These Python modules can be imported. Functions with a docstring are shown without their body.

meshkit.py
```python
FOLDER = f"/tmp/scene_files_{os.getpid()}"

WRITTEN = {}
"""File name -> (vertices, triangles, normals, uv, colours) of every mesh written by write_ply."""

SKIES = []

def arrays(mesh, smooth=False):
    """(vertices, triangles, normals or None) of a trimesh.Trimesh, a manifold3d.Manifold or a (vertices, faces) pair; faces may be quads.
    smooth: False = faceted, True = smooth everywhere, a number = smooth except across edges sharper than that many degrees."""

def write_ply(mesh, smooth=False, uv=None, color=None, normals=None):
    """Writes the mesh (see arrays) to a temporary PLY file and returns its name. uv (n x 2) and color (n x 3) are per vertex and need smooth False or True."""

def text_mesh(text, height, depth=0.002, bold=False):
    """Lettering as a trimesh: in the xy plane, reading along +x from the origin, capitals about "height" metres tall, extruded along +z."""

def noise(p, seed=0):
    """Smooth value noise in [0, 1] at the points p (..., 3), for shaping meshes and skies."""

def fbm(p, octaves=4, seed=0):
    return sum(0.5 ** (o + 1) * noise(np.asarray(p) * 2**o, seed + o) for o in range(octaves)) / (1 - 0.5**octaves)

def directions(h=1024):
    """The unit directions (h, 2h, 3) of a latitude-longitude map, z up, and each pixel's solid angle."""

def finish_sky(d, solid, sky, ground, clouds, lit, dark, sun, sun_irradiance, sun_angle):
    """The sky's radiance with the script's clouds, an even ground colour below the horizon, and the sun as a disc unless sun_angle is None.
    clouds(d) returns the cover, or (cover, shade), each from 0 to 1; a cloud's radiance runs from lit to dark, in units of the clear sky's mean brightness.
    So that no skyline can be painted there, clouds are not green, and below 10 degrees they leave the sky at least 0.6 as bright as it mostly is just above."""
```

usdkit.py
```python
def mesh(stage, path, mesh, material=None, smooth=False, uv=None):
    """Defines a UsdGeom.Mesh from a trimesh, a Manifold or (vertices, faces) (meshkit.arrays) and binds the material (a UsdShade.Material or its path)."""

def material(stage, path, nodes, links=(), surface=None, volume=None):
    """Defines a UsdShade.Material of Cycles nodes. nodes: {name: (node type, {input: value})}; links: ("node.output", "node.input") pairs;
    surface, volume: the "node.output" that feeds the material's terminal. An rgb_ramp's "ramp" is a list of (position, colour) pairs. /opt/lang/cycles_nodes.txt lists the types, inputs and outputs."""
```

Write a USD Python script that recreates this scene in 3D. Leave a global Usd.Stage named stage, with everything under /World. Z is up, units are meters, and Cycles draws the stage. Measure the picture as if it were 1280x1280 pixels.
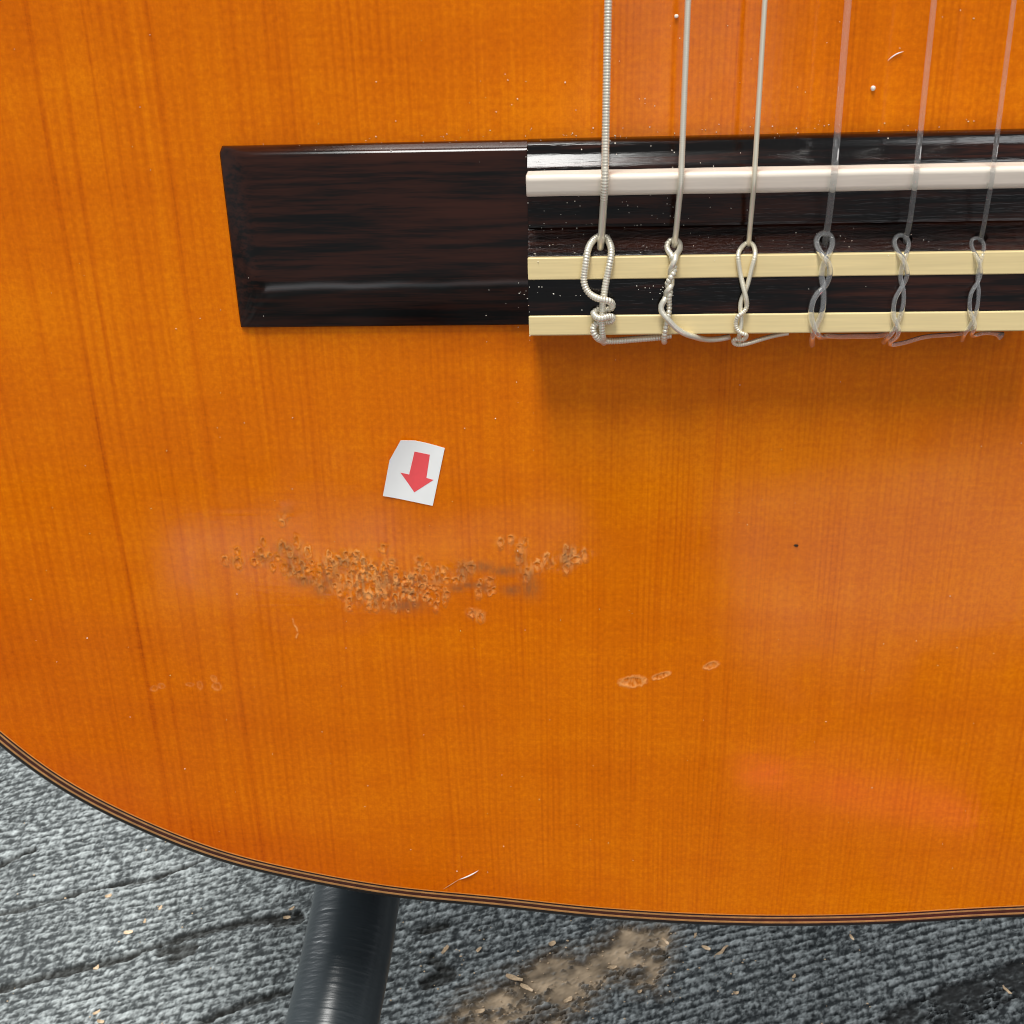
import math, numpy as np, trimesh, shapely, manifold3d as m3, usdkit, meshkit
from pxr import Usd, UsdGeom, UsdLux, UsdShade, Gf, Sdf, Vt
from scipy.spatial import Delaunay, cKDTree
from scipy.interpolate import CubicSpline

stage = Usd.Stage.CreateInMemory()
W = UsdGeom.Xform.Define(stage, '/World'); stage.SetDefaultPrim(W.GetPrim())
UsdGeom.Scope.Define(stage, '/World/Looks')
rng = np.random.default_rng(7)

# ------------------------------------------------------------------ camera
def matrix(cols, t):
    m = Gf.Matrix4d(1)
    for c in range(3):
        m.SetRow(c, Gf.Vec4d(*[float(cols[r][c]) for r in range(3)], 0))
    m.SetRow(3, Gf.Vec4d(*map(float, t), 1)); return m
cam = UsdGeom.Camera.Define(stage, '/World/camera')
cam.AddTransformOp().Set(matrix([[0.997942, -0.000669, 0.064118], [0.050986, 0.614656, -0.787146], [-0.038884, 0.788795, 0.613425]],
                                (-0.031369, -0.1349, 0.412135)))
cam.CreateHorizontalApertureAttr(36.0); cam.CreateVerticalApertureAttr(36.0)
cam.CreateFocalLengthAttr(36 * 1401.18 / 1280)
cam.CreateFStopAttr(150.0); cam.CreateFocusDistanceAttr(0.198)
cam.CreateClippingRangeAttr((0.02, 50.0)); cam.CreateExposureAttr(0.36)

# ------------------------------------------------------------------ lamps
def rect(name, at, to, w, h, color, intensity, roll=0.0):
    l = UsdLux.RectLight.Define(stage, '/World/' + name)
    z = np.array(at, float) - np.array(to, float); z /= np.linalg.norm(z)
    x = np.cross((0, 1.0, 0) if abs(z[2]) > 0.9 else (0, 0, 1.0), z); x /= np.linalg.norm(x); y = np.cross(z, x)
    c, s = math.cos(roll), math.sin(roll); x, y = c * x + s * y, c * y - s * x
    l.AddTransformOp().Set(matrix(np.stack([x, y, z], 1), at))
    l.CreateWidthAttr(w); l.CreateHeightAttr(h); l.CreateColorAttr(Gf.Vec3f(*color)); l.CreateIntensityAttr(intensity)
rect('ceiling_lamp', (-0.24, -0.20, 2.4), (-0.24, -0.20, 0), 0.50, 0.9, (1, 0.985, 0.95), 29.0)
rect('ceiling_lamp_001', (0.9, -1.7, 2.4), (0.9, -1.7, 0), 0.28, 1.2, (0.97, 0.99, 1), 8.0)
rect('window_light', (-1.5, 0.98, 0.85), (-0.1, 0.0, 0.2), 0.40, 1.0, (0.96, 0.99, 1), 17.0)
rect('window_light_001', (-0.345, -0.92, 0.115), (-0.05, 0, 0.3), 0.24, 0.07, (0.95, 0.97, 1), 2.4, 0.05)
rect('window_light_004', (-0.13, -0.95, 0.125), (-0.05, 0, 0.3), 0.19, 0.05, (0.95, 0.97, 1), 1.3, 0.12)
rect('window_light_002', (0.29, -0.92, 0.115), (0.03, 0, 0.3), 0.34, 0.17, (0.95, 0.97, 1), 1.6, 0.2)
rect('window_light_003', (0.075, -0.93, 0.60), (0.0, 0, 0.37), 0.16, 0.17, (0.93, 0.96, 1), 1.9)
rect('red_lamp', (0.143, -0.488, 0.0325), (0.05, 0, 0.2), 0.15, 0.017, (1, 0.05, 0.10), 12.0, -0.10)
dome = UsdLux.DomeLight.Define(stage, '/World/room_light')
dome.CreateColorAttr(Gf.Vec3f(0.92, 0.97, 1.0)); dome.CreateIntensityAttr(0.10)

# ------------------------------------------------------------------ helpers
LAM = math.radians(15); O = np.array([29.0, -149.4, 0.0])
GM = np.array([[1, 0, 0], [0, math.sin(LAM), -math.cos(LAM)], [0, math.cos(LAM), math.sin(LAM)]])     # guitar (u right, v up the strings, n out of the top) -> world
GBASE = np.array([0, 0, 0.2])
def g2w(P): return (np.atleast_2d(P) - O) @ GM.T / 1000 + GBASE

used = {}
def path_for(name, parent):
    base = (str(parent.GetPath()) if parent is not None else '/World') + '/'
    k = used.get(base + name, -1) + 1; used[base + name] = k
    return base + (name if k == 0 else '%s_%03d' % (name, k))
def tag(prim, **kw):
    for k, v in kw.items(): prim.SetCustomDataByKey(k, v)
    return prim
def thing(name, mat4, **kw):
    x = UsdGeom.Xform.Define(stage, path_for(name, None)); x.AddTransformOp().Set(mat4)
    return tag(x.GetPrim(), **kw)
def obj(name, mesh, mat, parent=None, smooth=False, color=None, **kw):
    """mesh in metres in its parent's frame"""
    m = usdkit.mesh(stage, path_for(name, parent), mesh, mat, smooth=smooth)
    if color is not None:
        UsdGeom.PrimvarsAPI(m).CreatePrimvar('tint', Sdf.ValueTypeNames.Color3fArray, 'vertex').Set(Vt.Vec3fArray.FromNumpy(np.asarray(color, np.float32)))
    return tag(m.GetPrim(), **kw)
def loc(v): return (np.asarray(v, float) - O) / 1000          # guitar mm -> guitar Xform metres
def tm(v, f): return trimesh.Trimesh(np.asarray(v, float), np.asarray(f), process=False)
def quads(nu, nv, wrap=False):
    i, j = np.meshgrid(np.arange(nu - 1), np.arange(nv if wrap else nv - 1), indexing='ij'); k = (j + 1) % nv
    a, b, c, d = i * nv + j, i * nv + k, (i + 1) * nv + k, (i + 1) * nv + j
    return np.concatenate([np.stack([a, b, c], -1).reshape(-1, 3), np.stack([a, c, d], -1).reshape(-1, 3)])
def sweep(P, rad, sides=12):
    """tube along a dense polyline, rad per point, rotation-minimising frame, capped"""
    P = np.asarray(P, float); T = np.gradient(P, axis=0); T /= np.linalg.norm(T, axis=1, keepdims=True) + 1e-12
    a = np.cross(T[0], [0.31, 0.2, 0.9]); a /= np.linalg.norm(a); A = [a]
    for i in range(1, len(P)):
        a = A[-1] - T[i] * (A[-1] @ T[i]); A.append(a / np.linalg.norm(a))
    A = np.array(A); B = np.cross(T, A); an = np.arange(sides) * 2 * np.pi / sides
    rad = np.broadcast_to(rad, (len(P),)) if np.ndim(rad) < 2 else rad
    r = rad[:, None] if np.ndim(rad) == 1 else rad
    V = P[:, None] + (r * np.cos(an))[..., None] * A[:, None] + (r * np.sin(an))[..., None] * B[:, None]
    n = len(P) * sides; V = np.vstack([V.reshape(-1, 3), P[0], P[-1]])
    F = quads(len(P), sides, True); j = np.arange(sides); k = (j + 1) % sides
    F = np.vstack([F[:, [0, 2, 1]], np.stack([np.full(sides, n), j, k], 1)[:, [0, 2, 1]], np.stack([np.full(sides, n + 1), n - sides + j, n - sides + k], 1)])
    m = tm(V, F)
    if m.volume < 0: m.invert()
    return m
def spline(P, step):
    P = np.asarray(P, float); s = np.r_[0, np.cumsum(np.linalg.norm(np.diff(P, axis=0), axis=1) ** 0.7)]
    c = CubicSpline(s, P); Q = c(np.linspace(0, s[-1], 4000))
    L = np.r_[0, np.cumsum(np.linalg.norm(np.diff(Q, axis=0), axis=1))]; q = np.linspace(0, L[-1], max(int(L[-1] / step), 8))
    return np.stack([np.interp(q, L, Q[:, k]) for k in range(3)], 1), q

# ------------------------------------------------------------------ materials
def mat(name, nodes, links=(), surface='p.BSDF'):
    return usdkit.material(stage, '/World/Looks/' + name, nodes, links, surface=surface)
MM = {'tc': ('texture_coordinate', {}), 'mm': ('mapping', {'scale': (1000, 1000, 1000)})}
MML = [('tc.object', 'mm.vector')]
def mapped(name, scale, rot=(0, 0, 0)): return {name: ('mapping', {'scale': scale, 'rotation': rot})}, [('mm.vector', name + '.vector')]

# lacquered softwood top
n, l = dict(MM), list(MML)
def N(name, kind, **kw): n[name] = (kind, kw); return name
def L(a, b): l.append((a, b))
N('sep', 'separate_xyz'); L('mm.vector', 'sep.vector')
N('mw', 'mapping', scale=(0.03, 0.006, 0)); L('mm.vector', 'mw.vector')
N('warp', 'noise_texture', scale=1.0, detail=3.0); L('mw.vector', 'warp.vector')
N('wx', 'math', math_type='multiply_add', value2=5.0); L('warp.fac', 'wx.value1'); L('sep.x', 'wx.value3')
N('ax', 'math', math_type='absolute'); L('wx.value', 'ax.value1')
N('a1', 'math', math_type='multiply_add', value2=0.0105, value3=0.80); L('ax.value', 'a1.value1')
N('a2', 'math', math_type='logarithm', value2=math.e); L('a1.value', 'a2.value1')
N('a3', 'math', math_type='multiply', value2=2 * math.pi / 0.0105); L('a2.value', 'a3.value1')
N('a4', 'math', math_type='sine'); L('a3.value', 'a4.value1')
N('ring', 'map_range', from_min=-0.2, from_max=1.0, to_min=0.0, to_max=1.0, clamp=True); L('a4.value', 'ring.value')
N('mf', 'mapping', scale=(0.62, 0.004, 0)); L('mm.vector', 'mf.vector')
N('fine', 'noise_texture', scale=1.0, detail=5.0, roughness=0.62); L('mf.vector', 'fine.vector')
N('mg', 'mapping', scale=(2.6, 0.035, 0)); L('mm.vector', 'mg.vector')
N('hair', 'noise_texture', scale=1.0, detail=2.0); L('mg.vector', 'hair.vector')
N('mb', 'mapping', scale=(0.16, 0.02, 0)); L('mm.vector', 'mb.vector')
N('band', 'noise_texture', scale=1.0, detail=2.0); L('mb.vector', 'band.vector')
N('ms', 'mapping', scale=(0.10, 1.3, 0), rotation=(0, 0, 0.03)); L('mm.vector', 'ms.vector')
N('silk', 'noise_texture', scale=1.0, detail=4.0, roughness=0.65, distortion=0.5); L('ms.vector', 'silk.vector')
N('mc', 'mapping', scale=(0.012, 0.055, 0)); L('mm.vector', 'mc.vector')
N('cloud', 'noise_texture', scale=1.0, detail=3.0, distortion=0.4); L('mc.vector', 'cloud.vector')
N('speck', 'noise_texture', scale=1.1, detail=3.0, roughness=0.7); L('mm.vector', 'speck.vector')
# darkness d = sum of grain terms
N('bandr', 'map_range', from_min=0.38, from_max=0.68, to_min=0.05, to_max=1.0, clamp=True); L('band.fac', 'bandr.value')
N('r1', 'math', math_type='multiply'); L('ring.result', 'r1.value1'); L('bandr.result', 'r1.value2')
N('d0', 'math', math_type='multiply', value2=0.21); L('r1.value', 'd0.value1')
N('d1', 'math', math_type='multiply_add', value2=0.44); L('fine.fac', 'd1.value1'); L('d0.value', 'd1.value3')
N('d2', 'math', math_type='multiply_add', value2=0.22); L('hair.fac', 'd2.value1'); L('d1.value', 'd2.value3')
N('d3', 'math', math_type='multiply_add', value2=0.30); L('silk.fac', 'd3.value1'); L('d2.value', 'd3.value3')
N('d4', 'math', math_type='multiply_add', value2=0.85); L('speck.fac', 'd4.value1'); L('d3.value', 'd4.value3')
N('d4b', 'math', math_type='multiply_add', value2=0.70); L('cloud.fac', 'd4b.value1'); L('d4.value', 'd4b.value3')
prev = 'd4b.value'
for k, (u0, wd, am) in enumerate([(-88.4, 0.48, 0.40), (-69.7, 0.36, 0.46), (-79.5, 0.32, 0.30), (-95.5, 0.30, 0.26), (-77.0, 0.25, 0.24), (-73.4, 0.3, 0.26), (-84.2, 0.3, 0.24), (11.5, 0.5, 0.15), (20.5, 0.6, 0.2), (24.0, 0.4, 0.15), (-8.0, 0.4, 0.1)]):
    # the few strong growth lines the photograph shows
    N('g%da' % k, 'math', math_type='add', value2=-(u0 - O[0]) - 2.5); L('wx.value', 'g%da.value1' % k)
    N('g%db' % k, 'math', math_type='absolute'); L('g%da.value' % k, 'g%db.value1' % k)
    N('g%dc' % k, 'map_range', range_type='smoothstep', from_min=0.0, from_max=2 * wd, to_min=am, to_max=0.0, clamp=True); L('g%db.value' % k, 'g%dc.value' % k)
    N('g%dd' % k, 'math', math_type='multiply_add'); L('g%dc.result' % k, 'g%dd.value1' % k); L('hair.fac', 'g%dd.value2' % k); L(prev, 'g%dd.value3' % k)
    prev = 'g%dd.value' % k
N('dn', 'map_range', from_min=0.90, from_max=1.96, to_min=0.0, to_max=1.0, clamp=True); L(prev, 'dn.value')
N('col', 'rgb_ramp', ramp=[(0.0, (0.84, 0.235, 0.001)), (0.35, (0.70, 0.158, 0.0004)), (0.65, (0.59, 0.114, 0.0003)), (1.0, (0.38, 0.060, 0.0003))]); L('dn.result', 'col.fac')
N('at', 'attribute', attribute='tint'); N('ats', 'separate_color'); L('at.color', 'ats.color')
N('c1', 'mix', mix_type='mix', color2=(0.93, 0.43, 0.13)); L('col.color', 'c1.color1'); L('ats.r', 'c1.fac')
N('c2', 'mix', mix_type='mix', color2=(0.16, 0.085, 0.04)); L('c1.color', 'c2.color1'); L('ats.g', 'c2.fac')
N('c3', 'mix', mix_type='multiply', color2=(0.90, 0.62, 0.9)); L('c2.color', 'c3.color1'); L('ats.b', 'c3.fac')
N('bh', 'math', math_type='multiply_add', value2=0.6); L('silk.fac', 'bh.value1'); L('fine.fac', 'bh.value3')
N('bump', 'bump', strength=0.10, distance=0.0001); L('bh.value', 'bump.height')
N('mk', 'mapping', scale=(0.035, 0.05, 0), rotation=(0, 0, 0.5)); L('mm.vector', 'mk.vector')
N('smear', 'noise_texture', scale=1.0, detail=5.0, roughness=0.6, distortion=1.2); L('mk.vector', 'smear.vector')
N('sm', 'map_range', from_min=0.40, from_max=0.70, to_min=0.08, to_max=0.19, clamp=True); L('smear.fac', 'sm.value')
N('rr', 'math', math_type='multiply_add', value2=0.35); L('ats.r', 'rr.value1'); L('sm.result', 'rr.value3')
N('p', 'principled_bsdf', specular_ior_level=0.13); L('c3.color', 'p.base_color'); L('bump.normal', 'p.normal'); L('rr.value', 'p.roughness')
M_top = mat('lacquered_top', n, l)

def rosewood(name, rough, bump, dark=1.0, streak=0.5, rot=0.05, ramp_tooled=False):
    n, l = dict(MM), list(MML)
    n.update({'m1': ('mapping', {'scale': (0.03, 0.32, 0.32), 'rotation': (0, 0, rot)}), 'm2': ('mapping', {'scale': (0.05, 1.0, 1.0), 'rotation': (0, 0, rot)}),
              'n1': ('noise_texture', {'scale': 1.0, 'detail': 5.0, 'roughness': 0.6, 'distortion': 0.6}), 'n2': ('noise_texture', {'scale': 1.0, 'detail': 4.0, 'roughness': 0.7}),
              'm3': ('mapping', {'scale': (0.012, 0.12, 0.12)}), 'n3': ('noise_texture', {'scale': 1.0, 'detail': 2.0}),
              's': ('math', {'math_type': 'multiply_add', 'value2': 0.75}), 's2': ('math', {'math_type': 'multiply_add', 'value2': 0.9}),
              'r': ('rgb_ramp', {'ramp': [(0, (0.004 * dark, 0.003 * dark, 0.0028 * dark)), (streak, (0.009 * dark, 0.0055 * dark, 0.005 * dark)), (streak + 0.12, (0.034 * dark, 0.011 * dark, 0.0075 * dark)), (streak + 0.3, (0.10 * dark, 0.026 * dark, 0.014 * dark)), (1, (0.15 * dark, 0.04 * dark, 0.02 * dark))]}),
              'mr': ('map_range', {'from_min': 0.80, 'from_max': 1.52, 'to_min': 0.0, 'to_max': 1.0, 'clamp': True}),
              'b': ('bump', {'strength': bump, 'distance': 0.0002}),
              'p': ('principled_bsdf', {'roughness': rough, 'specular_ior_level': 0.32})})
    l += [('mm.vector', 'm1.vector'), ('mm.vector', 'm2.vector'), ('mm.vector', 'm3.vector'), ('m1.vector', 'n1.vector'), ('m2.vector', 'n2.vector'), ('m3.vector', 'n3.vector'),
          ('n1.fac', 's.value1'), ('n2.fac', 's.value3'), ('n3.fac', 's2.value1'), ('s.value', 's2.value3'), ('s2.value', 'mr.value'), ('mr.result', 'r.fac'), ('r.color', 'p.base_color'), ('n2.fac', 'b.height'), ('b.normal', 'p.normal')]
    if ramp_tooled:                                                        # the sloped face with the string holes is left rough from the tool
        n.update({'se': ('separate_xyz', {}), 'ta': ('math', {'math_type': 'subtract', 'value2': 140.3}), 'tb': ('math', {'math_type': 'absolute'}), 'tc2': ('map_range', {'from_min': 1.55, 'from_max': 1.85, 'to_min': 1.0, 'to_max': 0.0, 'clamp': True}),
                  'm5': ('mapping', {'scale': (0.55, 2.2, 2.2)}), 'n5': ('noise_texture', {'scale': 1.0, 'detail': 4.0, 'roughness': 0.65, 'distortion': 0.4}), 'b2': ('bump', {'distance': 0.0008}), 'ts': ('math', {'math_type': 'multiply', 'value2': 0.75})})
        l += [('mm.vector', 'se.vector'), ('se.y', 'ta.value1'), ('ta.value', 'tb.value1'), ('tb.value', 'tc2.value'), ('mm.vector', 'm5.vector'), ('m5.vector', 'n5.vector'), ('n5.fac', 'b2.height'), ('tc2.result', 'ts.value1'), ('ts.value', 'b2.strength')]
        l = [x for x in l if x != ('b.normal', 'p.normal')] + [('b.normal', 'b2.normal'), ('b2.normal', 'p.normal')]
    return mat(name, n, l)
M_wing = rosewood('rosewood_wing', 0.13, 0.015, 0.22, 0.44)
M_block = rosewood('rosewood_block', 0.13, 0.25, 0.26, 0.6, 0.0, True)
M_inlay = rosewood('rosewood_panel', 0.22, 0.12, 0.5, 0.7, 0.0)
M_side = rosewood('rosewood_side', 0.3, 0.05, 0.22, 0.5)
def plain(name, color, rough, var=0.12, scale=(0.15, 2.0, 2.0), **kw):
    n, l = dict(MM), list(MML)
    a = tuple(min(c * (1 + var), 1) for c in color); b = tuple(c * (1 - var) for c in color)
    n.update({'m': ('mapping', {'scale': scale}), 'n': ('noise_texture', {'scale': 1.0, 'detail': 4.0, 'roughness': 0.6}),
              'r': ('rgb_ramp', {'ramp': [(0.3, b), (0.7, a)]}), 'b': ('bump', {'strength': 0.06, 'distance': 0.0001}), 'p': ('principled_bsdf', dict(roughness=rough, **kw))})
    l += [('mm.vector', 'm.vector'), ('m.vector', 'n.vector'), ('n.fac', 'r.fac'), ('r.color', 'p.base_color'), ('n.fac', 'b.height'), ('b.normal', 'p.normal')]
    return mat(name, n, l)
M_saddle = plain('white_bone', (0.86, 0.77, 0.65), 0.38, 0.06, (0.1, 1.5, 1.5))
M_bone = plain('cream_strip', (0.78, 0.62, 0.31), 0.36, 0.07, (0.08, 2.2, 2.2))
M_tan = plain('tan_purfling', (0.42, 0.20, 0.062), 0.25, 0.25, (0.4, 0.4, 0.4))
M_brown = plain('brown_purfling', (0.060, 0.013, 0.005), 0.25, 0.3, (0.4, 0.4, 0.4))
M_dark = plain('dark_purfling', (0.030, 0.010, 0.004), 0.25, 0.2, (0.4, 0.4, 0.4))
M_edge = plain('orange_purfling', (0.74, 0.25, 0.03), 0.2, 0.1, (0.4, 0.4, 0.4))
M_bind = plain('black_binding', (0.012, 0.007, 0.004), 0.28, 0.2, (0.4, 0.4, 0.4))
M_black = plain('black_inside', (0.01, 0.008, 0.007), 0.7)
M_steel = plain('dark_steel', (0.03, 0.03, 0.032), 0.4, 0.1, (0.3, 0.3, 0.3))
M_paper = plain('sticker_paper', (0.90, 0.91, 0.89), 0.55, 0.015, (0.4, 0.4, 0.4))
M_red = plain('red_print', (0.88, 0.085, 0.095), 0.5, 0.03, (1, 1, 1))
M_wound = mat('silvered_winding', {'p': ('principled_bsdf', {'base_color': (0.84, 0.785, 0.655), 'metallic': 0.58, 'roughness': 0.36})})
M_wound2 = mat('silvered_winding_pale', {'p': ('principled_bsdf', {'base_color': (0.85, 0.78, 0.62), 'metallic': 0.55, 'roughness': 0.38})})
M_nylon = mat('clear_nylon', {'g': ('principled_bsdf', {'base_color': (0.97, 0.97, 0.97), 'transmission_weight': 1.0, 'roughness': 0.02, 'ior': 1.22}),
                              'd': ('principled_bsdf', {'base_color': (0.80, 0.80, 0.79), 'roughness': 0.25}), 'm': ('mix_closure', {'fac': 0.085})},
              [('g.BSDF', 'm.closure1'), ('d.BSDF', 'm.closure2')], 'm.closure')
M_knot = mat('clear_nylon_bent', {'g': ('principled_bsdf', {'base_color': (0.97, 0.97, 0.97), 'transmission_weight': 1.0, 'roughness': 0.03, 'ior': 1.26}),
                              'd': ('principled_bsdf', {'base_color': (0.82, 0.83, 0.83), 'roughness': 0.2}), 'm': ('mix_closure', {'fac': 0.13})},
              [('g.BSDF', 'm.closure1'), ('d.BSDF', 'm.closure2')], 'm.closure')
M_dust = mat('pale_dust', {'p': ('principled_bsdf', {'base_color': (0.85, 0.80, 0.70), 'roughness': 0.4})})
M_chip = plain('wood_shaving', (0.66, 0.47, 0.29), 0.5, 0.25, (0.8, 0.8, 0.8))
M_foam = mat('black_sleeve', dict(MM, m=('mapping', {'scale': (0.12, 0.9, 0.4)}), n=('noise_texture', {'scale': 1.0, 'detail': 3.0}), b=('bump', {'strength': 0.15, 'distance': 0.0006}),
                                  p=('principled_bsdf', {'base_color': (0.030, 0.038, 0.043), 'roughness': 0.30, 'specular_ior_level': 0.5})),
             MML + [('mm.vector', 'm.vector'), ('m.vector', 'n.vector'), ('n.fac', 'b.height'), ('b.normal', 'p.normal')])
M_carpet = mat('carpet_yarn', {'a': ('attribute', {'attribute': 'tint'}), 'p': ('principled_bsdf', {'roughness': 0.95, 'specular_ior_level': 0.15, 'sheen_weight': 0.15})}, [('a.color', 'p.base_color')])

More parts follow.
